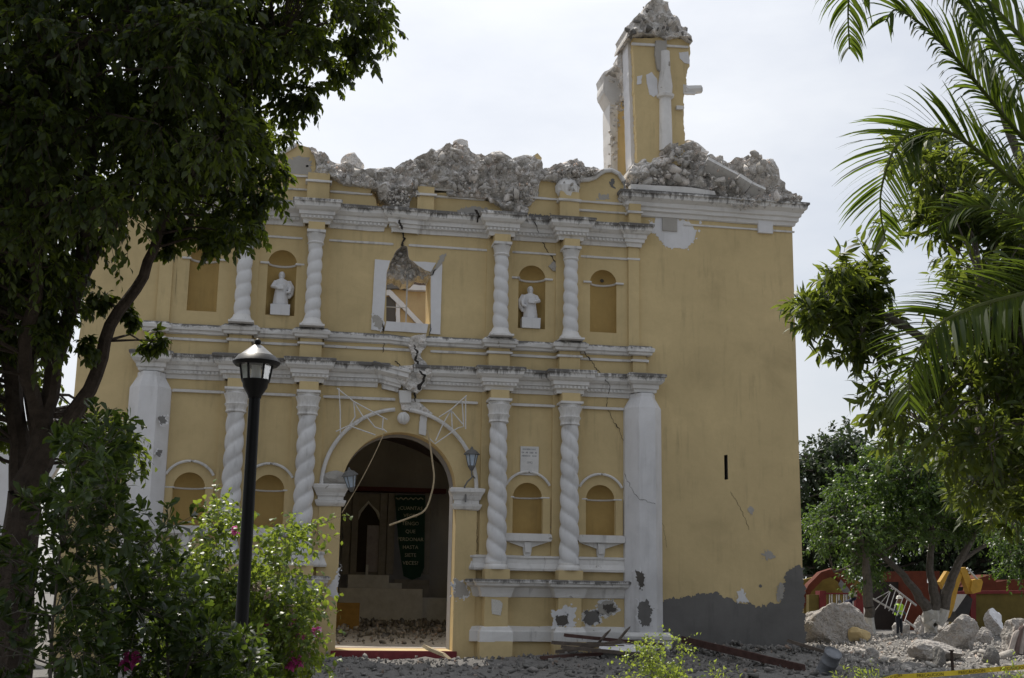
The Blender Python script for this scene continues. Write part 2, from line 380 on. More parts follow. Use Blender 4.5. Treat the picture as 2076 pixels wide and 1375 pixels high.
def rubble_mass(name, poly, y0, y1, parent, amp=.12, step=.07, mat=None, seed=1.0, edge=.035, bulge=.0):
    """broken masonry: an outline with real thickness whose face is knobbly with half-loosened stones"""
    out = jag(poly, step, edge, True, seed)
    xs = [p[0] for p in out]; zs = [p[1] for p in out]; inner = []
    x = min(xs)
    while x < max(xs):
        z = min(zs)
        while z < max(zs):
            a = x + random.uniform(-.3, .3)*step; b = z + random.uniform(-.3, .3)*step
            if inside(out, a, b): inner.append((a, b))
            z += step
        x += step
    vs, fs = cdt(out, (), inner); n = len(vs); V = []
    for v in vs:
        q = Vector((v.x*2.6, seed, v.y*2.6)); vo = noise.voronoi(q*1.0)[0]
        h = amp*(1.0*noise.fractal(q*1.1, .9, 2.1, 6) + 1.2*min(.7, vo[1]-vo[0]) - .35) + bulge
        V.append((v.x, y0 - h, v.y))
    nb = len(out); m = MB(); m.add(V, fs)
    # find border order by nearest match
    idx = {}
    for i, v in enumerate(vs): idx[(round(v.x, 4), round(v.y, 4))] = i
    bl = [idx.get((round(p[0], 4), round(p[1], 4))) for p in out]; bl = [b for b in bl if b is not None]
    back = [(V[b][0], y1 + .1*noise.noise(Vector(V[b])*2), V[b][2]) for b in bl]
    o = len(m.v); m.v += back; k = len(bl)
    for i in range(k):
        j = (i+1) % k; m.f.append((bl[i], bl[j], o+j, o+i)); m.m.append(0)
    tri = geometry.tessellate_polygon([[Vector((p[0], p[2], 0)) for p in back]])
    for t in tri: m.f.append(tuple(o+i for i in t)); m.m.append(0)
    ob = m.build(name, CONG if mat in (None, RUBBLE) else mat, parent); ob['kind'] = 'stuff'
    return ob, out

def moulding(name, runs, prof, mat, parent, jit=.006, seg=.35, dz=0.0, tilt=0.0):
    """runs: [(x0,x1,depth)...] left to right in plan; prof: [(projection,z)...] from the wall out and back"""
    rows = []
    for p, z in prof:
        pts = []
        for i, (a, b, d) in enumerate(runs):
            dl = runs[i-1][2] if i else None; dr = runs[i+1][2] if i+1 < len(runs) else None
            xa = a - p if (dl is None or dl < d) else a + p
            xb = b + p if (dr is None or dr < d) else b - p
            if i == 0: pts.append((xa, 0.0))
            k = max(1, int((b-a)/seg))
            for j in range(k+1): pts.append((xa + (xb-xa)*j/k, -(d+p)))
            if i == len(runs)-1: pts.append((xb, 0.0))
        rows.append([(x, y, z + dz + tilt*(x-runs[0][0])) for x, y in pts])
    vs = []; n = len(rows[0])
    for ri, r_ in enumerate(rows):
        for x, y, z in r_:
            q = Vector((x*2.1, ri*.7, z*3)); e = Vector((x*7, ri*1.7, z*5))
            vs.append((x + jit*.6*noise.noise(e), y + (jit*(noise.noise(q) + noise.noise(e)) if y < -.001 else 0), z + jit*(noise.noise(q + Vector((3, 3, 3))) + .8*noise.noise(e*1.3))))
    fs = [(i*n+k, i*n+k+1, (i+1)*n+k+1, (i+1)*n+k) for i in range(len(rows)-1) for k in range(n-1)]
    m = MB(); m.add(vs, fs); m.f += [tuple(i*n for i in range(len(rows))), tuple(i*n+n-1 for i in range(len(rows)))][:2]; m.m += [0, 0]
    return m.build(name, mat, parent)
def patch(name, px, mat, parent, y=-.006, step=.025, amp=.05, seed=0.0, plane=0.0, z=None):
    poly = jag(XZ(px, plane), min(step, .02), amp*1.7, True, seed, 9.5); vs, fs = cdt(poly)
    m = MB(); m.add([(v.x, plane + y, v.y) for v in vs], fs)
    g = random.Random(int(seed*100)); xs = [p[0] for p in poly]; zs = [p[1] for p in poly]; w = (max(xs)-min(xs)+max(zs)-min(zs))/2
    for _ in range(7):                      # flecks round the edge
        p = poly[g.randrange(len(poly))]; r = min(.05, w*g.uniform(.015, .06)); cx = p[0]+g.gauss(0, .06)*w*1.4; cz = p[1]+g.gauss(0, .06)*w*1.4
        k = g.randrange(5, 8); q = [(cx + r*g.uniform(.5, 1.3)*math.cos(6.283*i/k), cz + r*g.uniform(.5, 1.3)*math.sin(6.283*i/k)) for i in range(k)]
        m.add([(a, plane + y - .001, b) for a, b in q], [tuple(range(k))])
    return m.build(name, mat, parent)
def halo_patch(name, px, mat, parent, y, seed, plane, amp):
    cx = sum(p[0] for p in px)/len(px); cy = sum(p[1] for p in px)/len(px)
    patch(name, [(cx+(a-cx)*1.22, cy+(b-cy)*1.2) for a, b in px], WHITE2 if mat is not WHITE2 else MORTAR, parent, y+.003, .02, amp*1.3, seed+.7, plane)
    return patch(name, px, mat, parent, y-.002, .02, amp, seed, plane)
def crack(px, w, parent, y=-.009, plane=0.0, seed=0.0, mat=None):
    pts = jag(XZ(px, plane), .03, .035, False, seed, 11.0); n = len(pts); vs = []; 
    for i, (x, z) in enumerate(pts):
        a = pts[max(i-1, 0)]; b = pts[min(i+1, n-1)]; d = Vector((b[0]-a[0], b[1]-a[1])).normalized()
        ww = .75*w*(.35 + .9*abs(noise.noise(Vector((x*5+seed, z*5, 1)))))*(0.15 if i in (0, n-1) else 1)
        vs += [(x - d.y*ww, plane + y, z + d.x*ww), (x + d.y*ww, plane + y, z - d.x*ww)]
    m = MB(); m.add(vs, [(2*i, 2*i+1, 2*i+3, 2*i+2) for i in range(n-1)]); return m.build('crack', mat or CRACK, parent)
def text_mesh(s, size, extrude=.002):
    c = bpy.data.curves.new('t', 'FONT'); c.body = s; c.size = size; c.extrude = extrude; c.align_x = 'CENTER'; c.resolution_u = 2
    o = bpy.data.objects.new('t', c); COL.objects.link(o)
    me = bpy.data.meshes.new_from_object(o.evaluated_get(bpy.context.evaluated_depsgraph_get()))
    bpy.data.objects.remove(o); bpy.data.curves.remove(c); return me
# ------------------------------------------------------------------ ground
def gh(x, y):
    """height of the ground: flat square, heaps of rubble by the church and to its right"""
    h = .05*noise.fractal(Vector((x*.5, y*.5, 0)), 1, 2, 4)
    def mound(cx, cy, sx, sy, a): return a*math.exp(-((x-cx)/sx)**2 - ((y-cy)/sy)**2)
    h += mound(12.5, -.4, 3.0, 1.5, .34) + mound(8.0, -1.2, 2.0, 1.0, .16) + mound(16.5, 2.5, 2.6, 2.2, .22) + mound(20.5, 6, 4.5, 5.5, .42)
    h += mound(24.5, 9, 2.6, 4, .3) + mound(.5, -1.4, 1.8, .8, .1) + mound(21, -1, 2.5, 2.5, .12)
    k = max(0, min(1, (y+9)/3))*max(0, min(1, (22-y)/6))*max(0, min(1, (x+3)/3))*max(0, min(1, (34-x)/6))
    h += k*(.10*noise.fractal(Vector((x*1.7, y*1.7, 3)), .7, 2.1, 5) + .05*abs(noise.noise(Vector((x*3.1, y*3.1, 7)))))
    far = max(0, math.hypot(x-6, y)-60)
    return h*(1 if far == 0 else max(0, 1-far/40))
def axis(lo, hi, fine, far):
    a = list(np.arange(lo, hi, fine)); s = fine; v = hi
    while v < far: a.append(v); s *= 1.35; v += s
    s = fine; v = lo - fine
    b = []
    while v > -far: b.append(v); s *= 1.35; v -= s
    return b[::-1] + a
gx = axis(-8, 32, .13, 900); gy = axis(-12, 24, .13, 900)
GV = np.array([(x, y, gh(x, y)) for y in gy for x in gx]); nx = len(gx); ny = len(gy)
ii, jj = np.meshgrid(np.arange(nx-1), np.arange(ny-1)); a = (jj*nx+ii).ravel()
GF = np.stack([a, a+1, a+nx+1, a+nx], 1)
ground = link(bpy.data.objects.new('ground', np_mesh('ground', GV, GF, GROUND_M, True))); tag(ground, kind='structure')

# ------------------------------------------------------------------ church
church = empty('church', (0, 0, 0), 'ochre colonial church with white twisted columns and an earthquake-broken top', 'church')
XC = 2.97; COLS = [-1.42, .42, 5.52, 7.49]; BIG = [-3.63, 9.62]
ROCKM = [np_mesh('stone', V, F, RUBBLE) for V, F in ROCKS[:14]]
def stone_part(pos, size, parent=None, name='stone', mats=None):
    o = bpy.data.objects.new(name, (mats or ROCKM)[random.randrange(len(mats or ROCKM))]); o.location = pos; o.rotation_euler = rnd_e()
    o.scale = size if hasattr(size, '__len__') else (size, size*random.uniform(.7, 1), size*random.uniform(.6, .9)); return link(o, parent or church)
def arch_loop(xc, hw, z0, zs, n=14):
    return [(xc-hw, z0), (xc+hw, z0)] + [(xc + hw*math.cos(math.pi*i/n), zs + hw*math.sin(math.pi*i/n)) for i in range(n+1)]
DOOR = arch_loop(2.93, 1.52, .22, 4.40, 24)
WINDOW = jag(XZ([(783, 655), (872, 657), (873, 560)]), .3, .004, False, 1) + jag(XZ([(873, 556), (850, 540), (832, 527), (824, 500), (814, 497), (801, 512), (794, 530), (783, 552)]), .08, .035, False, 4)
NU = [(-2.49, .385), (-.44, .385), (6.46, .385), (8.52, .385)]; NL = [(-2.5, .4), (-.48, .4), (6.41, .4), (8.44, .4)]
ZU = (8.95, 10.38); ZL = (3.3, 4.27)
holes = [DOOR, WINDOW] + [arch_loop(x, w, ZU[0], ZU[1]) for x, w in NU] + [arch_loop(x, w, ZL[0], ZL[1]) for x, w in NL]
TH = 1.2
def wall_mesh(outer, thru, blind, y0, y1):
    m = MB()
    vs, fs = cdt(outer, thru + blind); m.add([(v.x, y0, v.y) for v in vs], fs)
    vs, fs = cdt(outer, thru); m.add([(v.x, y1, v.y) for v in vs], [f[::-1] for f in fs])
    for lp in [outer] + thru:
        n = len(lp); m.add([(p[0], y0, p[1]) for p in lp] + [(p[0], y1, p[1]) for p in lp], [(i, (i+1) % n, (i+1) % n + n, i+n) for i in range(n)])
    return m
wall_mesh([(-3.2, -.4), (9.24, -.4), (9.24, 12.08), (-3.2, 12.08)], holes[:2], holes[2:], 0.0, TH).build('wall', [OCHRE, CONG], church)
for f in bpy.data.objects['wall'].data.polygons:          # raw core where the window head broke out
    if abs(f.normal.y) < .5 and 2.2 < f.center.x < 3.8 and 10.2 < f.center.z < 11.6: f.material_index = 1
# the lower storey is the same wall; door reveal lined in pale plaster
m = MB()
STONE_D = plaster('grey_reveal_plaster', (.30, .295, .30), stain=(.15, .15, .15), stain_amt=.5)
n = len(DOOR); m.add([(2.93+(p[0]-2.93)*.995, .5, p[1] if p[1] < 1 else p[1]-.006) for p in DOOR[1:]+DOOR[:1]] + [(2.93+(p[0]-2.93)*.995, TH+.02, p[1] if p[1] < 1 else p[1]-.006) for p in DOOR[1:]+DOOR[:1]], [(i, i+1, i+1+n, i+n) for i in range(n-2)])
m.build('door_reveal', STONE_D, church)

def niche(xc, r, z0, zs, upper):
    m = MB(); na = 14; nb = 7; vs = []
    for z in np.linspace(z0, zs, 5):
        for k in range(na+1):
            a = math.pi*k/na; vs.append((xc - r*math.cos(a), .002 + r*.95*math.sin(a), z))
    fs = [(i*(na+1)+k, i*(na+1)+k+1, (i+1)*(na+1)+k+1, (i+1)*(na+1)+k) for i in range(4) for k in range(na)]
    m.add(vs, fs)
    vs = []
    for j in range(nb+1):
        t = math.pi/2*j/nb
        for k in range(na+1):
            a = math.pi*k/na; c = math.cos(t)
            vs.append((xc - r*math.cos(a)*c, .002 + r*.95*math.sin(a)*c, zs + r*math.sin(t)))
    # dome over the half cylinder: rings shrink towards the crown; lean the crown forward to the wall face
    vs = [(x, y, z) for x, y, z in vs]
    m.add(vs, [(j*(na+1)+k, j*(na+1)+k+1, (j+1)*(na+1)+k+1, (j+1)*(na+1)+k) for j in range(nb) for k in range(na)])
    m.add([(xc - r*math.cos(math.pi*k/na), .002 + r*.95*math.sin(math.pi*k/na), z0) for k in range(na+1)], [tuple(range(na+1))])
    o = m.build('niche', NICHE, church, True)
    mm = MB(); rr = .032 if upper else .024
    arc = [(xc - (r-.01)*math.cos(math.pi*k/na), .0 + (r-.01)*.95*math.sin(math.pi*k/na), zs) for k in range(na+1)]
    ear = .2
    mm.tube([(xc-r-ear, -.03, zs), (xc-r+.02, -.03, zs)] + arc[1:-1] + [(xc+r-.02, -.03, zs), (xc+r+ear, -.03, zs)], rr, 8)
    mm.build('niche_moulding', WHITE, o, True)
    if not upper:
        hm = MB(); hw = .6; za = zs+.33; rise = .36; Rr = (hw*hw + rise*rise)/(2*rise); a0 = math.asin(hw/Rr)
        hm.tube([(xc + Rr*math.sin(a0*t), -.07, za + Rr*math.cos(a0*t) - (Rr-rise)) for t in np.linspace(-1, 1, 17)], .036, 8)
        hm.build('niche_hood', WHITE, o, True)
        for s in (-1, 1):
            MB().box(xc+s*(r+.02) if s > 0 else xc-r-.22, xc+r+.22 if s > 0 else xc-(r+.02), -.06, .01, z0, zs-.02).build('niche_jamb', OCHRE, o)
        sm = MB(); sm.prism([(xc-.66, z0-.14), (xc-.64, z0-.03), (xc-.6, z0), (xc+.6, z0), (xc+.64, z0-.03), (xc+.66, z0-.14), (xc+.62, z0-.2), (xc-.62, z0-.2)], -.2, .1)
        sm.prism([(xc-.62, z0-.2), (xc-.12, z0-.36), (xc-.1, z0-.55), (xc-.06, z0-.62), (xc+.06, z0-.62), (xc+.1, z0-.55), (xc+.12, z0-.36), (xc+.62, z0-.2)], -.1, .0)
        sm.prism([(xc-.1, z0-.22), (xc+.1, z0-.22), (xc+.07, z0-.5), (xc-.07, z0-.5)], -.15, -.09)
        sm.build('niche_sill', WHITE, o)
    return o
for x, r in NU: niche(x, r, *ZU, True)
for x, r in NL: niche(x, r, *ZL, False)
# dark disc standing in for the shade of a hole in the right upper niche
MB().lathe([(.06, 0), (.05, .02)], (0, 0, 0), 8).build('socket', DARKPATCH, church).matrix_world = Matrix.Translation((8.56, .30, 10.52)) @ Matrix.Rotation(R(70), 4, 'X')

# -- mouldings
def runs(x0, x1, res, d0=0.0):
    out = []; x = x0
    for a, b, d in sorted(res):
        a = max(a, x0); b = min(b, x1)
        if a > x + 1e-4: out.append((x, a, d0))
        out.append((a, b, d)); x = b
    if x < x1 - 1e-4: out.append((x, x1, d0))
    return out
CP = [(0, 7.10), (.05, 7.10), (.06, 7.21), (.12, 7.23), (.125, 7.31), (.17, 7.33), (.175, 7.43), (.24, 7.46), (.30, 7.53), (.31, 7.63), (.35, 7.65), (.355, 7.715), (.30, 7.74), (0, 7.75)]
RES1 = [(c-.33, c+.33, .36) for c in COLS]
ends = [(BIG[0]-.2, BIG[0]+.2, .3), (BIG[1]-.2, BIG[1]+.2, .3)]
moulding('cornice', runs(BIG[0]-.2, 2.2, RES1[:2] + ends[:1]), CP, WHITE, church, .011)
moulding('cornice', runs(3.5, BIG[1]+.2, RES1[2:] + ends[1:]), CP, WHITE, church, .011)
moulding('cornice', runs(2.42, 2.74, [(2.42, 2.74, .08)]), [(p, z-.05) for p, z in CP], WHITE, church, .03, tilt=-.2)
moulding('cornice', runs(2.98, 3.22, [(2.98, 3.22, .02)]), [(p*.8, z-.02) for p, z in CP[:9]] + [(0, 7.5)], WHITE, church, .025, tilt=.08)
C2 = [(p, z + 4.36) for p, z in CP]
RES2 = [(c-.31, c+.31, .34) for c in COLS]; e2 = [(9.22, 9.56, .1), (-3.65, -3.3, .1)]
moulding('cornice', runs(-3.65, 2.22, RES2[:2] + e2[1:]), C2, WHITE, church, .014)
moulding('cornice', runs(2.52, 3.18, [(2.52, 3.18, .08)]), C2, WHITE, church, .018, tilt=-.03)
moulding('cornice', runs(3.28, 9.56, RES2[2:] + e2[:1]), C2, WHITE, church, .014)
# dentil rows
for z0, dres, x0, x1 in ((7.235, RES1, -3.1, 9.1), (11.595, RES2, -3.2, 9.2)):
    m = MB(); x = x0
    while x < x1:
        d = max([dd for a, b, dd in dres if a-.12 < x < b+.12] + [0])
        if not (2.2 < x < 3.5): m.box(x, x+.055, -d-.165, -d-.11, z0, z0+.07)
        x += .11
    o = m.build('dentils', WHITE, church); o['kind'] = 'stuff'
ST = [(0, 8.30), (.09, 8.32), (.10, 8.38), (.15, 8.41), (.16, 8.49), (.10, 8.54), (.08, 8.57), (0, 8.58)]
RES3 = [(c-.34, c+.34, .34) for c in COLS]; e3 = [(9.30, 9.78, .16), (-3.84, -3.36, .16)]
moulding('string_course', runs(-3.84, 2.45, RES3[:2] + e3[1:]), ST, WHITE, church, .012)
moulding('string_course', runs(2.55, 3.1, []), ST, WHITE, church, .02, tilt=-.08)
moulding('string_course', runs(3.62, 9.78, RES3[2:] + e3[:1]), ST, WHITE, church, .012)
LN = [(0, 8.13), (.045, 8.135), (.05, 8.19), (0, 8.21)]
moulding('string_course', runs(-3.84, 3.1, [(a+.03, b-.03, d-.03) for a, b, d in RES3[:2] + e3[1:]]), LN, WHITE, church, .01)
moulding('string_course', runs(3.7, 9.78, [(a+.03, b-.03, d-.03) for a, b, d in RES3[2:] + e3[:1]]), LN, WHITE, church, .01)
for i, (a, b, d) in enumerate(RES3 + e3): MB().box(a+.05, b-.05, -d+.03, .0, 7.70, 8.45).build('pedestal', OCHRE, church)
TU = [(0, 11.09), (.035, 11.095), (.04, 11.14), (0, 11.16)]
for a, b in ((-3.3, -1.66), (-1.18, .18), (.66, 2.5), (3.0, 5.28), (5.76, 7.25), (7.73, 9.24)):
    moulding('fillet', [(a, b, 0)], TU, WHITE, church, .008)
moulding('fillet', [(9.24, 9.54, .06)], TU, WHITE, church, .008)
TL = [(0, 6.75), (.035, 6.755), (.04, 6.81), (0, 6.83)]
for a, b in ((-3.05, -1.8), (-1.05, .05), (.85, 2.7), (3.1, 4.95), (5.95, 7.1), (7.85, 9.05)):
    moulding('fillet', [(a, b, .05)], TL, WHITE, church, .008)
MB().box(9.24, 9.55, -.08, .0, 8.4, 11.5).build('end_pilaster', OCHRE, church)
MB().box(-3.64, -3.3, -.08, .0, 8.4, 11.5).build('end_pilaster', OCHRE, church)

# -- twisted columns
def column(x, z0, z1, rad, starts, hand, pitch, lower):
    ph = random.uniform(0, 3.1); bl = random.uniform(.94, 1.06); y = -.37; col = bpy.data.objects.new('column', None); col.location = (x, y, z0); link(col, church)
    capz = (z1-z0) - (.62 if lower else .36); bz = .16; n = 28; H = int((capz-bz)/.035); m = MB(); vs = []
    for i in range(H+1):
        z = bz + (capz-bz)*i/H; tp = 1.06 - .16*(z/(z1-z0))
        if lower and z < .5: tp *= 1 + .12*(1-z/.5)
        for k in range(n):
            a = 2*math.pi*k/n
            if starts == 2: w = abs(math.sin(a*1.0 - hand*math.pi*z/(pitch*bl) + ph)); rr = rad*tp*(.80 + .27*w**.62)
            else: w = abs(math.sin(.5*a - hand*math.pi*z/(pitch*bl) + ph)); rr = rad*tp*(.84 + .20*w**.7)
            rr *= 1 + .03*noise.noise(Vector((math.cos(a)*1.3, math.sin(a)*1.3 + x, z*4))) - .10*max(0, noise.noise(Vector((math.cos(a)*2.2 + x, math.sin(a)*2.2, z*3.1)))-.45)
            vs.append((rr*math.cos(a), rr*math.sin(a), z))
    m.add(vs, [(i*n+k, i*n+(k+1) % n, (i+1)*n+(k+1) % n, (i+1)*n+k) for i in range(H) for k in range(n)])
    m.build('shaft', WHITE3, col, True)
    b = MB()
    if lower: b.lathe([(rad*1.3, 0), (rad*1.34, .05), (rad*1.25, .11), (rad*1.16, .13), (rad*1.15, .2)], n=24)
    else:
        b.box(-.33, .33, -.33, .33, 0, .05); b.lathe([(rad*1.55, .05), (rad*1.5, .1), (rad*1.2, .17), (rad*1.08, .24)], n=24)
    b.build('base', WHITE, col, True)
    c = MB(); h = (z1-z0)
    if lower:
        leaf = lambda a, z: 1 + (.10*abs(math.cos(4*a)) + .05*abs(math.cos(8*a+z*9)))
        c.lathe([(rad*.98, capz-.03), (rad*1.12, capz), (rad*1.06, capz+.05)], n=32)
        c.lathe([(rad*.92, capz+.04), (rad*.96, capz+.12), (rad*1.12, capz+.2), (rad*1.0, capz+.22), (rad*.98, capz+.3), (rad*1.15, capz+.42), (rad*1.22, capz+.47), (rad*1.02, capz+.5)], n=40, mod=leaf)
        c.lathe([(rad*1.1, capz+.48), (rad*1.2, h-.07), (rad*1.15, h-.05)], n=32)
        c.box(-.31, .31, -.31, .31, h-.06, h)
    else:
        c.lathe([(rad*.95, capz-.02), (rad*1.1, capz+.02), (rad*.98, capz+.06), (rad*1.12, capz+.2), (rad*1.22, capz+.27), (rad*1.1, capz+.3)], n=28)
        c.box(-.25, .25, -.25, .25, capz+.29, capz+.36)
    c.build('capital', WHITE, col, True)
    return col
for i, x in enumerate(COLS):
    hand = 1 if i < 2 else -1
    column(x, 2.34, 6.86, .245, 2, hand, .44, True)
    column(x, 8.58, 11.24, .205, 1, hand, .36, False)
    MB().box(x-.25, x+.25, -.56, 0, 6.86, 7.1).build('block', OCHRE, church)
    MB().box(x-.22, x+.22, -.54, 0, 11.24, 11.47).build('block', OCHRE, church)
    MB().box(x-.42, x+.42, -.07, 0, 2.3, 7.1).build('backing_pilaster', OCHRE, church)
    MB().box(x-.36, x+.36, -.05, 0, 8.55, 11.5).build('backing_pilaster', OCHRE, church)
    # pedestal under the lower column
    MB().box(x-.33, x+.33, -.62, 0, 2.05, 2.34).build('block', OCHRE, church)
    MB().box(x-.31, x+.31, -.52, 0, .8, 1.66).build('pedestal', OCHRE, church)
    MB().box(x-.43, x+.43, -.6, 0, -.3, .5).build('pedestal', OCHRE, church)
DC = [(0, 1.62), (.03, 1.63), (.05, 1.72), (.10, 1.86), (.2, 1.92), (.21, 1.98), (.25, 2.0), (.26, 2.06), (.2, 2.085), (0, 2.09)]
PL = [(0, .47), (.10, .48), (.10, .74), (.07, .78), (.04, .86), (0, .88)]
BN = [(0, 2.31), (.14, 2.32), (.15, 2.38), (.10, 2.5), (.09, 2.62), (.12, 2.66), (.12, 2.70), (0, 2.72)]
for a, b in ((-3.1, .95), (4.98, 9.1)):
    cs = [c for c in COLS if a < c < b]
    moulding('dado_cornice', runs(a, b, [(c-.36, c+.36, .5) for c in cs], .08), DC, WHITE, church, .014)
    moulding('plinth', runs(a, b, [(c-.34, c+.34, .5) for c in cs], .08), PL, WHITE, church, .012)
    moulding('base_band', runs(a, b, [(c-.5, c+.5, .06) for c in cs], 0), BN, WHITE, church, .01)
    MB().box(a, b, -.08, 0, -.3, 2.05).build('dado', OCHRE, church)
# -- chamfered corner buttress pilasters
for x in BIG:
    m = MB(); plan = [(-.53, 0), (-.53, -.16), (-.23, -.58), (.23, -.58), (.53, -.16), (.53, 0)]
    lev = [(.3, 1.0), (6.80, .985), (7.10, .66), (7.2, .66)]; n = len(plan)
    vs = [(x + px*k, py*(1 if z < 7 else .93), z) for z, k in lev for px, py in plan]
    m.add(vs, [(i*n+k, i*n+(k+1) % n, (i+1)*n+(k+1) % n, (i+1)*n+k) for i in range(len(lev)-1) for k in range(n)])
    m.build('corner_pilaster', WHITE2, church)
    moulding('pilaster_base', [(x-.57, x+.57, .58)], [(0, -.3), (.06, -.28), (.06, .55), (.1, .58), (.1, .66), (.02, .74), (0, .76)], WHITE, church, .012)

# -- door surround
arc = lambda r, a0, a1, k, y: [(2.93 + r*math.cos(t), y, 4.46 + r*math.sin(t)) for t in np.linspace(a0, a1, k)]
m = MB(); m.tube(arc(2.06, 0, math.pi*.47, 20, -.1), .055, 8); m.tube(arc(2.06, math.pi*.53, math.pi, 20, -.1), .055, 8); m.build('archivolt', WHITE, church, True)
for a, b in ((.84, 1.41), (4.45, 5.02)):
    MB().box(a, b, -.1, .0, -.3, 4.05).build('door_jamb', OCHRE, church)
    IM = [(0, 3.88), (.05, 3.9), (.09, 3.98), (.1, 4.04), (.03, 4.06), (.03, 4.14), (.06, 4.16), (.09, 4.25), (.16, 4.36), (.17, 4.44), (.12, 4.47), (0, 4.48)]
    moulding('impost', [(a-.02, b+.02, .1)], IM, WHITE, church, .012)
MB().box(1.30, 4.56, -.14, TH+.3, -.3, .215).build('door_sill', simple('red_step_paint', (.16, .03, .035), .8, .3, 5), church)
k = MB(); k.prism(XZ([(807, 793), (833, 794), (832, 818), (810, 818)]), -.16, -.01); k.build('keystone', WHITE, church)
k = MB(); k.sphere((0, 0, 0), .17, 16, squash=(1, .6, 1), fn=lambda d: 1 + .08*math.cos(9*math.atan2(d.z, d.x))); o = k.build('rosette', WHITE, church, True); o.location = P(818, 848, -.1)
k = MB(); k.prism(jag(XZ([(852, 842), (866, 846), (862, 884), (848, 880)]), .06, .02, True, 3), -.05, -.008); k.build('loose_plaster', WHITE, church)

# -- window frame, broken at the head, and its glazing bar
def quadpart(name, px, y0, y1, mat, amp=.015, seed=0.0): 
    m = MB(); m.prism(jag(XZ(px), .1, amp, True, seed), y0, y1); return m.build(name, mat, church)
quadpart('window_frame', [(760, 527), (791, 529), (784, 552), (781, 600), (777, 650), (780, 655), (775, 672), (752, 669)], -.05, .003, WHITE2, .006, 2)
quadpart('window_frame', [(783, 652), (868, 658), (864, 676), (779, 671)], -.055, .003, WHITE2, .006, 5)
quadpart('window_frame', [(836, 530), (884, 534), (873, 552), (862, 549), (848, 540)], -.05, .003, WHITE2, .012, 7)
quadpart('window_frame', [(896, 536), (892, 679), (870, 677), (873, 656), (873, 560)], -.05, .003, WHITE2, .006, 9)
m = MB(); a = P(826, 560, .35); b = P(823, 655, .35); m.box(a.x-.02, a.x+.02, .33, .37, b.z-.02, 10.35); c0 = P(781, 622, .35); m.box(c0.x-.1, a.x-.021, .335, .365, c0.z-.012, c0.z+.012); m.build('glazing_bar', ZINC, church)
rubble_mass('rubble', XZ([(778, 548), (792, 526), (800, 510), (813, 493), (826, 496), (834, 525), (852, 538), (878, 550), (876, 562), (846, 560), (836, 572), (815, 572), (800, 560), (778, 560)], .3), .38, 1.1, church, .22, .045, CONG, 3.3, .05)
for k in range(46):
    while True:
        a, b = random.uniform(780, 876), random.uniform(496, 572)
        if inside([(784, 552), (800, 512), (815, 497), (826, 500), (836, 530), (872, 552), (872, 562), (836, 568), (815, 570), (786, 562)], a, b): break
    stone_part(P(a, b, random.uniform(.12, .3)), random.uniform(.08, .26))
patch('bare_patch', [(889, 530), (893, 518), (905, 512), (901, 527), (893, 545), (880, 560), (873, 556)], MORTAR, church, -.012, .04, .02, 6, 0)

# -- nave behind the facade (dark interior seen through the door)
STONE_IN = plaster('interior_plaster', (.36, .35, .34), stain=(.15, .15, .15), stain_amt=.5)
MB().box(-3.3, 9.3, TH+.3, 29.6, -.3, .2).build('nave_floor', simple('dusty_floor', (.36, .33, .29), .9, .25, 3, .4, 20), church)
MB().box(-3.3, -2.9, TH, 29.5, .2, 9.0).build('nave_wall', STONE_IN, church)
m = MB(); yy = TH                            # right nave wall; unseen window gaps added to brighten the nave
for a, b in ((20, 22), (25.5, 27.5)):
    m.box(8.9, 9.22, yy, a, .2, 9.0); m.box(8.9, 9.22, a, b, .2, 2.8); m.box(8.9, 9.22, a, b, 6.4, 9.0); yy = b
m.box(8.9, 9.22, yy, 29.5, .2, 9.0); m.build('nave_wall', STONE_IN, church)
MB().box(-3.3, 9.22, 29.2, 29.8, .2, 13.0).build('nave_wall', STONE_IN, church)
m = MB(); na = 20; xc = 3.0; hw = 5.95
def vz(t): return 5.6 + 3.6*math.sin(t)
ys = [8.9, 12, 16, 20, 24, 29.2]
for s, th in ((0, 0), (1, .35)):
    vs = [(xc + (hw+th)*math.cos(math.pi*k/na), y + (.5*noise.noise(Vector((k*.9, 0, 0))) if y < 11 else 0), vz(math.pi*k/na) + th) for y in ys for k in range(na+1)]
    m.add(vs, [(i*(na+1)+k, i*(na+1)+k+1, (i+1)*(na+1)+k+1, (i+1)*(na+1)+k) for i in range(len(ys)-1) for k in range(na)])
m.build('nave_vault', simple('brown_vault_plaster', (.22, .17, .155), .95, .3, 2), church)  # vault in one dull brown, varied at random
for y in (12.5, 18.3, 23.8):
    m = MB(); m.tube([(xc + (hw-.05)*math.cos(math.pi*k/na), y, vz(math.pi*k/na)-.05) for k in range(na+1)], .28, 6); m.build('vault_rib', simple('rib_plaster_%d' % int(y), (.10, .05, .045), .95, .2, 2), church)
    for s, x in ((1, -2.9), (-1, 8.9)):
        MB().box(x if s > 0 else x-.45, x+.45 if s > 0 else x, y-.5, y+.5, .2, 5.5).build('nave_pilaster', STONE_IN, church)
MB().box(4.62, 5.0, 1.6, 2.2, .2, 4.3).build('inner_jamb', STONE_IN, church)
moulding('inner_impost', [(4.6, 5.02, 0)], [(0, 4.2), (.1, 4.3), (.15, 4.5), (0, 4.52)], WHITE2, church).location.y = 1.6
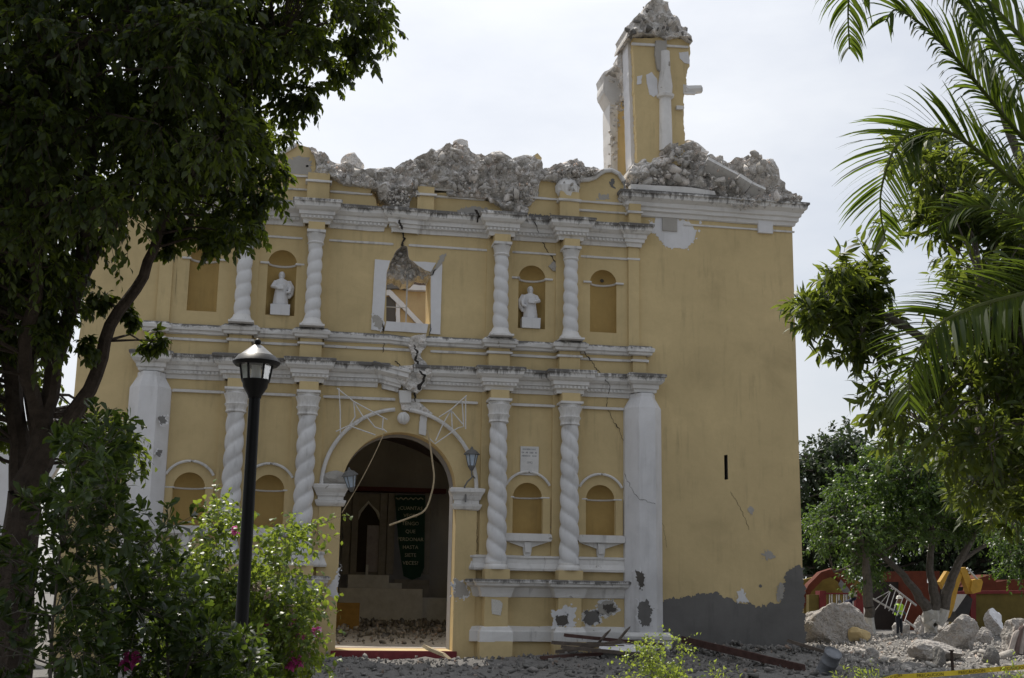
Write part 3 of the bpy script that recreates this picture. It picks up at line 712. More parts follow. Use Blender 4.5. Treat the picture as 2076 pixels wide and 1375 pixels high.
# tall inner wall above the nave, seen lit by the sky through the broken window
iw = MB(); iw.box(-2.5, 8.5, 16, 16.5, 8.9, 17.5); iw = iw.build('inner_wall', plaster('lit_ochre_plaster', (.52, .39, .22), stain=(.34, .16, .10), stain_amt=.6, chips=(.5, .42, .36)), church)
def iwp(px, y0, y1, mat, name):
    m = MB(); m.prism(jag(XZ(px, 16), .15, .02, True, 2), y0, y1); return m.build(name, mat, iw)
iwp([(770, 548), (826, 548), (826, 589), (770, 586)], 15.8, 15.99, CEMENT, 'beam')
iwp([(826, 548), (880, 550), (880, 582), (826, 578)], 15.82, 15.99, simple('brown_beam', (.15, .11, .09), .9, .3, 4), 'beam')
iwp([(826, 579), (864, 583), (864, 592), (826, 590)], 15.7, 15.99, WHITE2, 'beam')
iwp([(775, 590), (790, 588), (812, 610), (838, 638), (862, 662), (850, 664), (822, 634), (800, 612), (788, 600), (775, 602)], 15.85, 15.99, WHITE2, 'arch_band')
iwp([(803, 608), (811, 612), (810, 668), (802, 668)], 15.88, 15.99, WHITE2, 'jamb')
iwp([(770, 603), (801, 603), (801, 672), (770, 672)], 15.94, 15.992, DARKPATCH, 'dark_opening_panel')  # flat dark sheet standing in for the shade of a wall opening

# -- attic above the upper cornice, its scrolls and the broken crown
def zpx(px, py): return P(px, py).z
za = 12.06
m = MB(); m.prism(jag([(-3.2, za), (2.05, za), (2.0, 12.4), (1.85, 12.55), (1.9, 12.72), (1.2, 12.95), (-3.2, 12.95)], .15, .02, True, 5), 0.0, 1.1); m.build('attic_wall', OCHRE, church)
m = MB(); m.prism(jag([(2.62, za), (9.24, za), (9.24, 12.85), (6.4, 12.8), (6.2, 12.4), (5.8, 12.25), (5.4, 12.5), (4.3, 12.72), (3.1, 12.68), (2.9, 12.5), (2.75, 12.3)], .15, .03, True, 8), 0.0, 1.1); m.build('attic_wall', OCHRE, church)
AL = lambda z, h=.05, p=.05: [(0, z), (p, z+.005), (p+.01, z+h), (0, z+h+.02)]
for a, b, z, d in ((-3.0, .1, 12.48, 0), (.8, 1.85, 12.48, 0), (-3.0, .1, 12.86, 0), (.8, 1.3, 12.86, 0), (3.7, 5.0, 12.55, 0), (7.75, 9.2, 12.45, 0), (7.75, 9.2, 12.72, 0), (3.65, 4.9, 12.76, .02), (6.5, 7.2, 12.72, .0)):
    moulding('fillet', [(a, b, d)], AL(z), WHITE, church, .014, .2)
for a, b, z1 in ((.12, .72, 12.95), (3.15, 3.62, 12.78), (7.2, 7.75, 12.92), (9.22, 9.56, 12.7)):
    MB().box(a, b, -.26, -.001, 12.09, z1, jit=.012).build('pedestal', OCHRE, church)
    moulding('fillet', [(a, b, .26)], AL(z1-.28, .06), WHITE, church, .016, .2)
# left shoulder and right scroll
lp = XZ([(470, 388), (470, 330), (545, 322), (575, 306), (600, 291), (625, 299), (638, 316), (641, 340), (636, 388)])
m = MB(); m.prism(jag(lp, .15, .02, True, 3), .02, .8); m.build('scroll_parapet', OCHRE, church)
m = MB(); m.tube([(x, -.02, z) for x, z in XZ([(500, 336), (545, 325), (575, 309), (600, 294)])], .06, 6); m.build('coping', WHITE, church)
rp_ = XZ([(1092, 424), (1092, 362), (1130, 362), (1176, 364), (1205, 360), (1225, 349), (1246, 349), (1262, 364), (1268, 390), (1262, 424)])
m = MB(); m.prism(jag(rp_, .2, .008, True, 3), .02, .8); m.build('scroll_parapet', OCHRE, church)
m = MB(); m.tube([(x, -.03, z) for x, z in XZ([(1176, 366), (1192, 365), (1205, 361), (1215, 353), (1226, 347), (1240, 346), (1254, 353), (1264, 368), (1267, 388), (1262, 402), (1254, 407)])], .07, 8); m.build('coping', WHITE, church, True)
m = MB(); m.sphere((0, 0, 0), .36, 14, squash=(1, .8, 1.15), fn=lambda d: (1 - .35*max(0, d.z)) * (1 + .12*noise.noise(d*3))); o = m.build('broken_finial', WHITE, church); o.location = P(1150, 380, -.05)
main_px = [(625, 298), (640, 300), (655, 312), (672, 325), (690, 335), (735, 340), (760, 345), (800, 343), (825, 332), (840, 320), (860, 318), (880, 305), (905, 297), (925, 291), (945, 298), (960, 310), (985, 318), (1000, 312), (1020, 318), (1040, 325), (1062, 324), (1080, 318), (1098, 335), (1100, 345), (1110, 352), (1130, 338), (1150, 330), (1165, 328), (1180, 338), (1210, 345), (1222, 345), (1190, 358), (1095, 364), (1090, 405), (1065, 420), (1075, 436), (1100, 452), (1060, 448), (1030, 440), (1010, 420), (985, 405), (908, 400), (905, 385), (868, 383), (862, 398), (835, 402), (828, 425), (815, 438), (800, 432), (788, 415), (770, 400), (765, 385), (700, 376), (668, 365), (638, 362), (642, 340), (637, 318)]
_, rb_out = rubble_mass('rubble', XZ(main_px), -.12, 1.0, church, .3, .05, RUBBLE, 1.0, .05)
_px2 = [(1092, 366), (1100, 345), (1130, 334), (1165, 324), (1185, 338), (1225, 345), (1205, 358), (1182, 366), (1176, 382), (1160, 394), (1140, 388), (1128, 370)]
rubble_mass('rubble', XZ(_px2), -.1, .7, church, .26, .05, RUBBLE, 14.0, .05)
# stones lodged in and on the break: the larger ones one by one, the rest joined
def stones_in(px_poly, n_big, n_small, y0, y1, s_big, s_small, top=0):
    poly = XZ(px_poly); xs = [p[0] for p in poly]; zs = [p[1] for p in poly]; it = []; k = 0
    while k < n_big + n_small:
        x = random.uniform(min(xs), max(xs)); z = random.uniform(min(zs), max(zs))
        if not (inside(poly, x, z) and inside(poly, x, z+.16) and inside(poly, x-.1, z+.05) and inside(poly, x+.1, z+.05)): continue
        if k < n_big: stone_part((x, random.uniform(y0, y1), z), random.uniform(*s_big))
        else: it.append(((x, random.uniform(y0, y1), z), random.uniform(*s_small), rnd_e()))
        k += 1
    if it:
        V, F = scatter(it); o = link(bpy.data.objects.new('rubble', np_mesh('rubble', V, F, RUBBLE)), church); o['kind'] = 'stuff'
stones_in(_px2, 16, 60, -.34, -.14, (.14, .34), (.05, .14))
stones_in([(766, 388), (790, 380), (868, 386), (862, 400), (835, 405), (826, 430), (815, 440), (800, 432), (785, 414)], 14, 60, -.36, -.2, (.12, .3), (.05, .12))
stones_in(main_px, 75, 260, -.36, -.14, (.18, .5), (.05, .16))
for px, py, s in ((716, 326, .5), (930, 296, .3), (945, 303, .34), (1005, 318, .38), (1022, 325, .36), (1058, 330, .5), (985, 322, .3), (880, 312, .35), (850, 322, .3), (760, 346, .25), (828, 336, .25), (1140, 340, .3), (1178, 345, .3), (1195, 348, .22), (1160, 332, .26), (655, 315, .3), (610, 292, .3), (585, 303, .24), (905, 300, .3)):
    stone_part(P(px, py+6, .25), (s, s*.9, s*.8))
o = quadpart('wall_fragment', [(1078, 318), (1092, 308), (1100, 318), (1097, 330), (1101, 348), (1085, 352)], .1, .75, OCHRE, .02, 3); o.rotation_euler.z = R(0)
quadpart('wall_fragment', [(1040, 322), (1062, 318), (1080, 312), (1086, 350), (1050, 352), (1040, 340)], .12, .7, MORTAR, .03, 6)

# -- right bell tower
TW = [(9.24, -.4), (14.26, -.4), (14.26, 12.6), (9.24, 12.6)]
SL = [(p[0], p[1]) for p in XZ([(1468, 923), (1475, 922), (1476, 972), (1469, 973)])]
wall_mesh(TW, [], [SL], 0.0, 5.0).build('tower', OCHRE, church)
m = MB(); n = 4; m.add([(p[0], .001, p[1]) for p in SL] + [(p[0], .5, p[1]) for p in SL], [(i, (i+1) % n, (i+1) % n+n, i+n) for i in range(n)] + [(4, 5, 6, 7)]); m.build('slit_window', DARKPATCH, church)  # slit lining coloured dark for the shade inside
TC = [(0, 12.42), (.06, 12.44), (.08, 12.54), (.14, 12.57), (.15, 12.66), (.2, 12.69), (.22, 12.8), (.34, 12.9), (.36, 13.0), (.4, 13.02), (.4, 13.08), (0, 13.1)]
moulding('cornice', [(9.32, 14.26, .01)], TC, WHITE, church, .016)
MB().box(14.262, 14.66, .02, 4.9, 12.9, 13.08).build('cornice', WHITE, church)
MB().box(9.3, 14.2, .02, 4.95, 12.6, 13.05).build('tower_top', MORTAR, church)
m = MB(); m.prism(jag(XZ([(1279, 374), (1355, 378), (1400, 380), (1448, 388), (1452, 400), (1400, 399), (1340, 396), (1279, 395)], -.28), .2, .012, True, 2), -.3, .2); m.build('parapet_block', WHITE, church)
moulding('fillet', [(10.95, 14.27, 0)], [(0, 12.24), (.04, 12.245), (.045, 12.29), (0, 12.31)], WHITE, church, .01)
m = MB(); a = P(1535, 450); b = P(1565, 475); m.box(a.x, b.x, -.09, -.0, b.z, a.z+.05); m.build('triglyph', WHITE2, church)
m = MB(); a = P(1342, 430); b = P(1372, 470); m.box(a.x, b.x, -.05, -.0, b.z, a.z+.05); m.build('triglyph', MORTAR, church)
tower_px = [(1272, 374), (1274, 345), (1290, 326), (1330, 316), (1350, 300), (1390, 291), (1410, 296), (1422, 318), (1450, 318), (1480, 326), (1495, 319), (1520, 311), (1545, 316), (1568, 335), (1572, 360), (1592, 378), (1615, 397), (1622, 412), (1600, 420), (1540, 424), (1500, 428), (1470, 415), (1450, 388), (1380, 378)]
rubble_mass('rubble', XZ(tower_px), -.05, 3.0, church, .38, .06, RUBBLE, 2.0, .06)
stones_in(tower_px, 34, 150, -.42, -.1, (.25, .6), (.05, .18))
stones_in([(1450, 390), (1475, 395), (1560, 405), (1615, 405), (1610, 420), (1540, 428), (1480, 432), (1460, 415)], 10, 90, -.45, -.3, (.15, .3), (.04, .12))
for px, py, s, y in ((1545, 350, 1.3, .5), (1500, 355, 1.0, .4), (1400, 310, .7, .2), (1440, 335, .5, -.1), (1575, 385, .6, 0), (1420, 350, .6, -.3), (1390, 330, .5, -.2), (1602, 402, .4, -.1)):
    stone_part(P(px, py, y), (s, s*.9, s*.75))
for (x0, y0), (x1, y1), w in (((1428, 332), (1490, 362), .5), ((1492, 364), (1518, 378), .45), ((1520, 380), (1548, 390), .4)):
    a = P(x0, y0, -.25); b = P(x1, y1, -.32); d = b-a; m = MB(); m.box(0, d.length, -w/2, w/2, -.055, .045, jit=.015)
    o = m.build('fallen_slab', WHITE, church); o.location = a; o.rotation_euler = Euler((R(-24), -math.atan2(d.z, d.x), 0))
for px, py, y, sz, sd in ((1538, 352, .5, (1.3, 1.1, .95), 5), (1478, 352, .5, (1.0, .9, .55), 9), (1402, 306, .5, (.8, .8, .5), 12), (717, 330, .3, (.55, .4, .42), 15), (1006, 322, .3, (.5, .4, .35), 17), (1058, 334, .3, (.7, .5, .5), 21), (935, 300, .35, (.45, .4, .4), 23)):
    boulder('masonry_lump', P(px, py, y), sz, CONG, sd, church, 7, 4, .08)
# belfry pier
pier = bpy.data.objects.new('belfry_pier', None); pier.location = P(1335, 310, .1); link(pier, church); PL0 = pier.location.copy()
def pp(mb, name, mat, smooth=False):
    o = mb.build(name, mat, pier, smooth); o.matrix_parent_inverse = Matrix.Translation(-PL0); return o
def pm(px, y0, y1, mat, name, amp=.02, st=.08, seed=1.0):
    m = MB(); m.prism(jag(XZ(px, y0), st, amp, True, seed), y0, y1); return pp(m, name, mat)
pm([(1283, 78), (1340, 76), (1397, 80), (1399, 105), (1398, 135), (1391, 158), (1388, 190), (1385, 215), (1389, 300), (1390, 335), (1292, 335)], .1, 1.0, OCHRE, 'wall', .03, .05, 4)
pm([(1281, 86), (1396, 93), (1396, 97), (1281, 91)], .05, .098, WHITE, 'fillet', .004)
pm([(1272, 75), (1283, 76), (1292, 335), (1280, 335)], .35, .95, WHITE2, 'reveal', .01, .1, 2)
pm([(1386, 186), (1410, 187), (1410, 191), (1386, 190)], .06, .15, WHITE, 'fillet', .003)
m = MB(); a = P(1385, 180, .1); m.tube([a, a+Vector((.16, .1, 0)), P(1420, 181, .3)], [.14, .15, .13], 8); pp(m, 'broken_beam', WHITE)
m = MB(); a = P(1351, 305, .0); z1 = P(1349, 200, 0).z; m.lathe([(.2, 0), (.19, (z1-a.z)*.5), (.175, z1-a.z), (.25, z1-a.z+.04), (.27, z1-a.z+.12), (.2, z1-a.z+.16), (.22, z1-a.z+.4), (.16, z1-a.z+.9), (.15, z1-a.z+1.5)], (a.x, .06, a.z), 16, mod=lambda t, z: 1 + (.12*noise.noise(Vector((t*2, z*4, 0))) if z > 1.6 else 0)); pp(m, 'half_column', WHITE, True)
pm([(1329, 82), (1352, 82), (1352, 120), (1345, 150), (1334, 140), (1328, 110)], .0, .098, MORTAR, 'bare_patch', .02, .06, 9)
o = stone_part(P(1352, 130, -.05), (.3, .25, .6), pier); o.matrix_parent_inverse = Matrix.Translation(-PL0)
pm([(1310, 152), (1322, 146), (1332, 160), (1334, 190), (1326, 197), (1316, 192)], .085, .098, WHITE2, 'bare_patch', .02, .05, 3)
pm([(1376, 106), (1396, 104), (1398, 130), (1388, 128), (1378, 118)], .085, .098, WHITE2, 'bare_patch', .02, .05, 5)
pm([(1291, 155), (1302, 152), (1300, 170), (1291, 172)], .085, .098, WHITE2, 'bare_patch', .02, .05, 7)
pm([(1372, 214), (1386, 214), (1386, 221), (1372, 221)], .0, .12, WHITE, 'corbel', .01, .05, 7)
# rear pier with the springing of a fallen arch
pm([(1250, 215), (1262, 190), (1280, 190), (1286, 400), (1248, 400)], 1.8, 3.0, OCHRE, 'wall', .06, .06, 6)
pm([(1236, 210), (1252, 212), (1252, 400), (1240, 400)], 1.75, 2.6, WHITE, 'reveal', .02, .3, 3)
pm([(1222, 150), (1240, 138), (1262, 150), (1262, 195), (1250, 215), (1238, 212), (1226, 185)], 1.7, 2.5, WHITE, 'arch_springer', .06, .1, 8)
for px, py, s in ((1245, 145, .45), (1232, 150, .35), (1258, 120, .4), (1266, 100, .4), (1262, 170, .35), (1266, 210, .3), (1266, 240, .26), (1240, 165, .3), (1270, 130, .3), (1246, 290, .25), (1248, 320, .25)):
    o = stone_part(P(px, py, 1.5), s, pier); o.matrix_parent_inverse = Matrix.Translation(-PL0)
pm([(1246, 130), (1262, 95), (1280, 75), (1284, 110), (1282, 200), (1268, 190), (1262, 150)], 1.0, 1.6, CONG, 'broken_jamb', .1, .05, 5)
for k in range(34):
    t = random.random(); o = stone_part(P(1264 + 12*random.random() if t < .4 else 1250 + 20*random.random(), 95 + 150*t, random.uniform(1.1, 1.5)), random.uniform(.1, .3), pier); o.matrix_parent_inverse = Matrix.Translation(-PL0)
for k in range(30):
    o = stone_part(P(random.uniform(1234, 1254), random.uniform(205, 355), random.uniform(1.5, 1.8)), random.uniform(.08, .24), pier); o.matrix_parent_inverse = Matrix.Translation(-PL0)
cap_px = [(1268, 78), (1272, 55), (1285, 40), (1300, 28), (1312, 8), (1325, 1), (1340, 3), (1352, 18), (1362, 25), (1372, 40), (1388, 52), (1396, 62), (1400, 86), (1380, 74), (1352, 78), (1340, 72), (1310, 68), (1290, 74)]
o, _ = rubble_mass('rubble', XZ(cap_px), -.1, 1.3, pier, .22, .06, RUBBLE, 5.0, .06); o.matrix_parent_inverse = Matrix.Translation(-PL0)
DARKST = [np_mesh('stone', V, F, STONE_M) for V, F in ROCKS[14:22]]
for k in range(30):
    while True:
        px = random.uniform(1268, 1400); py = random.uniform(0, 80)
        if inside(cap_px, px, py): break
    o = stone_part(P(px, py, random.uniform(-.35, .0)), random.uniform(.14, .42), pier, mats=DARKST if random.random() < .6 else ROCKM); o.matrix_parent_inverse = Matrix.Translation(-PL0)
for px, py, s in ((1327, 6, .35), (1345, 16, .3), (1312, 18, .35), (1360, 32, .3), (1285, 46, .35), (1275, 60, .3), (1390, 60, .3)):
    o = stone_part(P(px, py, .2), s, pier, mats=DARKST); o.matrix_parent_inverse = Matrix.Translation(-PL0)

# -- left tower stub, flying buttress, white annex
m = MB(); m.prism(jag([(-5.6, -.3), (-3.2, -.3), (-3.2, 12.0), (-4.6, 12.0), (-5.5, 11.6)], .4, .02, True, 2), .0, 5.0); m.build('tower', OCHRE, church)
m = MB(); m.prism([(-4.2, 5.45), (-4.2, 4.75), (-5.0, 5.0), (-5.7, 4.7), (-6.1, 3.9), (-6.1, -.3), (-7.2, -.3), (-7.2, 5.0), (-6.6, 5.7), (-5.6, 6.15)], -.4, -.02); m.build('flying_buttress', WHITE2, church)

# -- damage: bare patches, cement skirting, cracks
patch('cement_skirting', [(1339, 1345), (1339, 1216), (1370, 1213), (1400, 1210), (1430, 1203), (1455, 1203), (1475, 1215), (1500, 1222), (1540, 1229), (1578, 1220), (1588, 1190), (1596, 1158), (1612, 1146), (1630.5, 1150), (1632, 1345)], CEMENT, church, -.008, .05, .05, 1)
patch('bare_patch', [(1320, 452), (1335, 440), (1355, 438), (1385, 445), (1408, 462), (1412, 485), (1400, 500), (1375, 505), (1350, 500), (1335, 485), (1322, 470)], WHITE2, church, -.007, .05, .06, 2)
patch('bare_patch', [(1500, 1190), (1508, 1198), (1518, 1222), (1492, 1222)], WHITE2, church, -.012, .05, .04, 3)
patch('bare_patch', [(1578, 1185), (1588, 1183), (1588, 1215), (1574, 1218)], MORTAR, church, -.012, .05, .05, 4)
patch('bare_patch', [(1520, 1025), (1532, 1035), (1518, 1048)], MORTAR, church, -.007, .05, .04, 5)
patch('bare_patch', [(1545, 1115), (1562, 1118), (1568, 1132), (1552, 1136)], MORTAR, church, -.007, .05, .05, 6)
for i, (px, mt, pl) in enumerate([([(1290, 1158), (1308, 1162), (1306, 1185), (1298, 1196), (1292, 1180)], DARKPATCH, -.58), ([(1295, 1222), (1312, 1218), (1322, 1240), (1318, 1268), (1300, 1270), (1293, 1250)], CEMENT, -.58),
        ([(1120, 1238), (1145, 1228), (1165, 1235), (1166, 1272), (1120, 1274)], WHITE2, -.52), ([(1127, 1250), (1150, 1246), (1155, 1264), (1132, 1270)], DARKPATCH, -.522), ([(1215, 1220), (1240, 1218), (1252, 1238), (1232, 1250), (1212, 1242)], MORTAR, -.08), ([(1224, 1226), (1244, 1224), (1246, 1240), (1230, 1244)], DARKPATCH, -.084), ([(1186, 1240), (1212, 1238), (1218, 1262), (1192, 1268), (1180, 1258)], CEMENT, -.08),
        ([(1118, 1060), (1122, 1050), (1128, 1090), (1120, 1100)], MORTAR, -.0), ([(1275, 1358), (1282, 1352), (1284, 1364)], MORTAR, -.0),
        ([(575, 330), (600, 318), (628, 322), (634, 352), (610, 366), (580, 360)], MORTAR, .02), ([(1235, 362), (1246, 366), (1246, 380), (1236, 380)], CEMENT, .02), ([(1212, 395), (1232, 392), (1235, 404), (1212, 408)], MORTAR, .02),
        ([(930, 425), (960, 418), (1000, 428), (1010, 440), (935, 436)], MORTAR, 0), ([(1065, 432), (1100, 438), (1130, 440), (1128, 455), (1080, 448)], CEMENT, 0), ([(690, 1140), (684, 1165), (660, 1200), (668, 1205), (683, 1215)], WHITE2, -.1), ([(921, 1175), (938, 1180), (950, 1205), (938, 1212), (921, 1210)], MORTAR, -.1), ([(255, 990), (285, 960), (290, 1000), (280, 1030), (255, 1060)], CEMENT, -.3), ([(325, 845), (338, 842), (338, 860), (326, 862)], CEMENT, -.58), ([(318, 912), (328, 915), (326, 928), (316, 924)], CEMENT, -.58),
        ([(755, 640), (770, 640), (775, 655), (772, 668), (758, 662)], MORTAR, -.052)]):
    halo_patch('bare_patch', px, mt, church, -.006, i*1.3, pl, .04) if (pl < -.05 and mt is not WHITE2) else patch('bare_patch', px, mt, church, -.006, .05, .05, i*1.3, pl)
cen = [(833, 682), (862, 679), (864, 700), (853, 718), (866, 745), (872, 775), (852, 770), (845, 745), (838, 722), (828, 700)]
rubble_mass('rubble', XZ(cen, -.16), -.16, .2, church, .1, .05, CONG, 7.0, .05)
rubble_mass('rubble', XZ([(797, 748), (812, 742), (870, 742), (878, 760), (862, 785), (845, 798), (825, 790), (808, 772)], -.25), -.25, .2, church, .16, .05, CONG, 8.0, .03)
rubble_mass('rubble', XZ([(812, 815), (826, 810), (850, 815), (878, 838), (868, 846), (840, 835), (815, 830)], -.12), -.12, .1, church, .08, .05, CONG, 9.0, .02)
rubble_mass('rubble', XZ([(1112, 540), (1122, 530), (1134, 534), (1138, 552), (1120, 550)]), -.03, .1, church, .07, .05, MORTAR, 10.0, .02)
rubble_mass('rubble', XZ([(794, 425), (826, 428), (826, 440), (818, 452), (810, 462), (802, 450)], -.3), -.3, .1, church, .14, .05, RUBBLE, 11.0, .02)
crack([(808, 440), (812, 455), (816, 470), (819, 485), (815, 500)], .075, church, seed=1, plane=-.05)
crack([(809, 445), (812, 456), (815, 466)], .07, church, seed=1, plane=-.42)
crack([(850, 752), (862, 762), (858, 775), (845, 790)], .09, church, seed=21, plane=-.44)
crack([(838, 700), (846, 715), (842, 730), (852, 745)], .06, church, seed=22, plane=-.3)
crack([(828, 770), (838, 790), (842, 815)], .05, church, seed=23, plane=-.2)
crack([(962, 425), (972, 438), (968, 452)], .07, church, seed=24, plane=-.38)
crack([(1085, 452), (1090, 470), (1098, 487), (1105, 500), (1112, 515), (1122, 525), (1133, 540)], .03, church, seed=2, plane=-.0)
crack([(1085, 450), (1088, 462), (1094, 476)], .03, church, seed=2, plane=-.32)
crack([(1166, 600), (1167, 640), (1168, 665), (1173, 690)], .012, church, seed=3)
crack([(1173, 690), (1185, 715), (1205, 742), (1225, 765)], .03, church, seed=4, plane=-.1)
crack([(1174, 690), (1180, 702), (1187, 716)], .03, church, seed=30, plane=-.17)
crack([(1226, 768), (1236, 782), (1234, 800)], .025, church, seed=31, plane=-.36)
crack([(1225, 768), (1238, 785), (1232, 805), (1230, 825), (1240, 850), (1255, 870), (1264, 895)], .014, church, seed=5, plane=-.03)
crack([(1266, 960), (1280, 990), (1295, 1012), (1330, 1022)], .012, church, seed=6, plane=-.58)
crack([(1338, 1030), (1345, 1070), (1352, 1110)], .008, church, seed=7)
crack([(1480, 995), (1495, 1020), (1510, 1050), (1520, 1075)], .012, church, seed=8)
crack([(874, 655), (872, 675), (866, 690)], .03, church, seed=9, plane=-.055)
crack([(777, 655), (776, 680), (778, 700), (776, 716)], .03, church, seed=10, plane=-.055)
crack([(885, 545), (878, 552), (872, 560)], .03, church, seed=11, plane=-.055)
crack([(968, 1010), (966, 1060), (968, 1110), (960, 1140)], .012, church, seed=12)
crack([(800, 730), (815, 745), (828, 765)], .03, church, seed=13, plane=-.02)
# ------------------------------------------------------------------ vegetation
def unit(a): return a/np.maximum(np.linalg.norm(a, axis=-1, keepdims=True), 1e-9)
LEAF_ROUND = [(0, 0), (.28, .34), (.62, .5), (1, 0), (.62, -.5), (.28, -.34)]
LEAF_LONG = [(0, 0), (.3, .5), (.65, .38), (1, 0), (.65, -.38), (.3, -.5)]
LEAF_SPAT = [(0, 0), (.4, .26), (.78, .5), (1, 0), (.78, -.5), (.4, -.26)]
def leaf_arrays(base, d, ref, L, Wd, shape, fold=.25, curl=.12):
    n = len(base); d = unit(d); s = unit(np.cross(d, ref)); u = np.cross(s, d); V = np.empty((n, 6, 3))
    for k, (t, w) in enumerate(shape):
        V[:, k] = base + d*(L*t)[:, None] + s*(Wd*w)[:, None] + u*(fold*Wd*abs(w)*2 - curl*L*t*t)[:, None]
    o = (np.arange(n)*6)[:, None]
    F = np.concatenate([o + np.array([[0, 1, 5]]), o + np.array([[1, 2, 4]]), o + np.array([[1, 4, 5]]), o + np.array([[2, 3, 4]])])
    return V.reshape(-1, 3), F
def twig_arrays(P0, P1, P2, r):
    n = len(P0); ring = []
    for q, k in ((P0, 1.0), (P1, .8), (P2, .4)):
        for a in range(3):
            t = 2.094*a; ring.append(q + np.array([math.cos(t), math.sin(t), .3*math.sin(t*2)])*r*k)
    V = np.stack(ring, 1).reshape(-1, 3); o = (np.arange(n)*9)[:, None]; F = []
    for s in range(2):
        for a in range(3):
            b = (a+1) % 3; F.append(o + np.array([[s*3+a, s*3+b, s*3+3+b, s*3+3+a]]))
    return V, np.concatenate(F)
def foliage(clumps, ntw, nlf, tl, L, Wd, droop, shape, seed, out=.6, whorl=False, hang=.5, lvar=.3):
    """clumps (n,4): centre and radius -> leaf and twig arrays; leaves sit along real twigs"""
    g = np.random.default_rng(seed); C = np.repeat(np.asarray(clumps)[:, :3], ntw, 0); r = np.repeat(np.asarray(clumps)[:, 3], ntw)
    n = len(C); d = unit(g.normal(size=(n, 3))); d[:, 2] = d[:, 2]*.8 + .05; d = unit(d)
    st = C + d*(r*g.uniform(.0, .55, n))[:, None] + g.normal(size=(n, 3))*(r*.12)[:, None]
    ln = tl*g.uniform(.55, 1.25, n)*(r/np.mean(r))
    def pt(t): return st + d*(ln*t)[:, None] + np.array([0, 0, -1])*(droop*ln*t*t)[:, None]
    tw = twig_arrays(pt(0*ln), pt(.5+0*ln), pt(1+0*ln), .0035*(L/.07)**.5)
    B = []; Dn = []
    for k in range(nlf):
        t = (g.uniform(.75, 1.02, n) if whorl else (.12 + .9*(k+.5)/nlf + g.normal(size=n)*.03))
        tan = unit(d*ln[:, None] + np.array([0, 0, -2])*(droop*ln*t)[:, None])
        sd = unit(np.cross(tan, g.normal(size=(n, 3))))
        dd = tan*out + sd*(.9 if not whorl else .8) + np.array([0, 0, -hang]); B.append(pt(t)); Dn.append(unit(dd))
    B = np.concatenate(B); Dn = np.concatenate(Dn); m = len(B)
    k = g.uniform(1-lvar, 1+lvar, m); ref = g.normal(size=(m, 3))*.5 + np.array([0, 0, 1.0])
    return leaf_arrays(B, Dn, ref, L*k, Wd*k, shape), tw
def clumps_in(poly, n, d0, ds, r0, r1, seed):
    g = random.Random(seed); xs = [p[0] for p in poly]; ys = [p[1] for p in poly]; out = []
    while len(out) < n:
        x = g.uniform(min(xs), max(xs)); y = g.uniform(min(ys), max(ys))
        if inside(poly, x, y):
            q = D(x, y, d0 + max(-1.8*ds, min(1.8*ds, g.gauss(0, ds)))); out.append((*q, g.uniform(r0, r1)))
    return out
def limb(pts, radii, sub=4):
    """smooth a limb through its points"""
    P_ = [Vector(p) for p in pts]; o = []; rr = []
    for i in range(len(P_)-1):
        p0 = P_[max(i-1, 0)]; p1 = P_[i]; p2 = P_[i+1]; p3 = P_[min(i+2, len(P_)-1)]
        for k in range(sub):
            t = k/sub; t2 = t*t; t3 = t2*t
            o.append(.5*((2*p1) + (p2-p0)*t + (2*p0-5*p1+4*p2-p3)*t2 + (3*p1-p0-3*p2+p3)*t3)); rr.append(radii[i]*(1-t) + radii[i+1]*t)
    o.append(P_[-1]); rr.append(radii[-1]); return o, rr
def tree(name, label, base, limbs, clumps, fol, lmat, bmat, cat='tree', group=None, tubes=8, conn=.012, trunk='trunk', lime=None, crown='crown'):
    """limbs: [(points, radii)]; each clump is tied to its nearest limb by a bough"""
    root = empty(name, base, label, cat, group); inv = Matrix.Translation(-Vector(base))
    m = MB(); nodes = []; g = random.Random(len(clumps))
    for pts, rd in limbs:
        o, rr = limb(pts, rd); o = [p + Vector((g.gauss(0, 1), g.gauss(0, 1), 0))*r*.12 for p, r in zip(o, rr)]
        m.tube(o, rr, tubes); nodes += list(zip(o, rr))
    NP = np.array([tuple(p) for p, r in nodes])
    for c in clumps:
        q = np.array(c[:3]); pen = np.linalg.norm(NP-q, axis=1) + np.maximum(0, NP[:, 2]-q[2])*.6; i = int(np.argmin(pen)); a = Vector(NP[i]); b = Vector(q)
        mid = a.lerp(b, .5) + Vector((0, 0, .12*(b-a).length)) + Vector((g.gauss(0, 1), g.gauss(0, 1), g.gauss(0, 1)))*.05*(b-a).length
        r0 = min(nodes[i][1]*.55, conn*(1 + (b-a).length)); m.tube([a, a.lerp(mid, .6), mid, mid.lerp(b, .55), b], [r0, r0*.85, r0*.65, r0*.45, r0*.25], 5)
    o = m.build(trunk, bmat if lime is None else [bmat, LIME], root, True); o.matrix_parent_inverse = inv
    if lime is not None:
        for f in o.data.polygons:
            if f.center.z < lime: f.material_index = 1
    (LV, LF), (TV, TF) = fol
    o = link(bpy.data.objects.new(crown, np_mesh(crown, LV, LF, lmat)), root); o.matrix_parent_inverse = inv; o['kind'] = 'stuff'
    o2 = link(bpy.data.objects.new('twigs', np_mesh('twigs', TV, TF, bmat)), root); o2.matrix_parent_inverse = inv; o2['kind'] = 'stuff'
    return root
def cat2(a, b):
    return ((np.concatenate([a[0][0], b[0][0]]), np.concatenate([a[0][1], b[0][1] + len(a[0][0])])), (np.concatenate([a[1][0], b[1][0]]), np.concatenate([a[1][1], b[1][1] + len(a[1][0])])))
FIC = leaf_mat('fig_leaf', (.005, .012, .004), (.014, .030, .006), .32, (.34, .44, .04), .5)
MANGO = leaf_mat('mango_leaf', (.010, .022, .007), (.038, .07, .014), .38, (.36, .44, .05), .5)
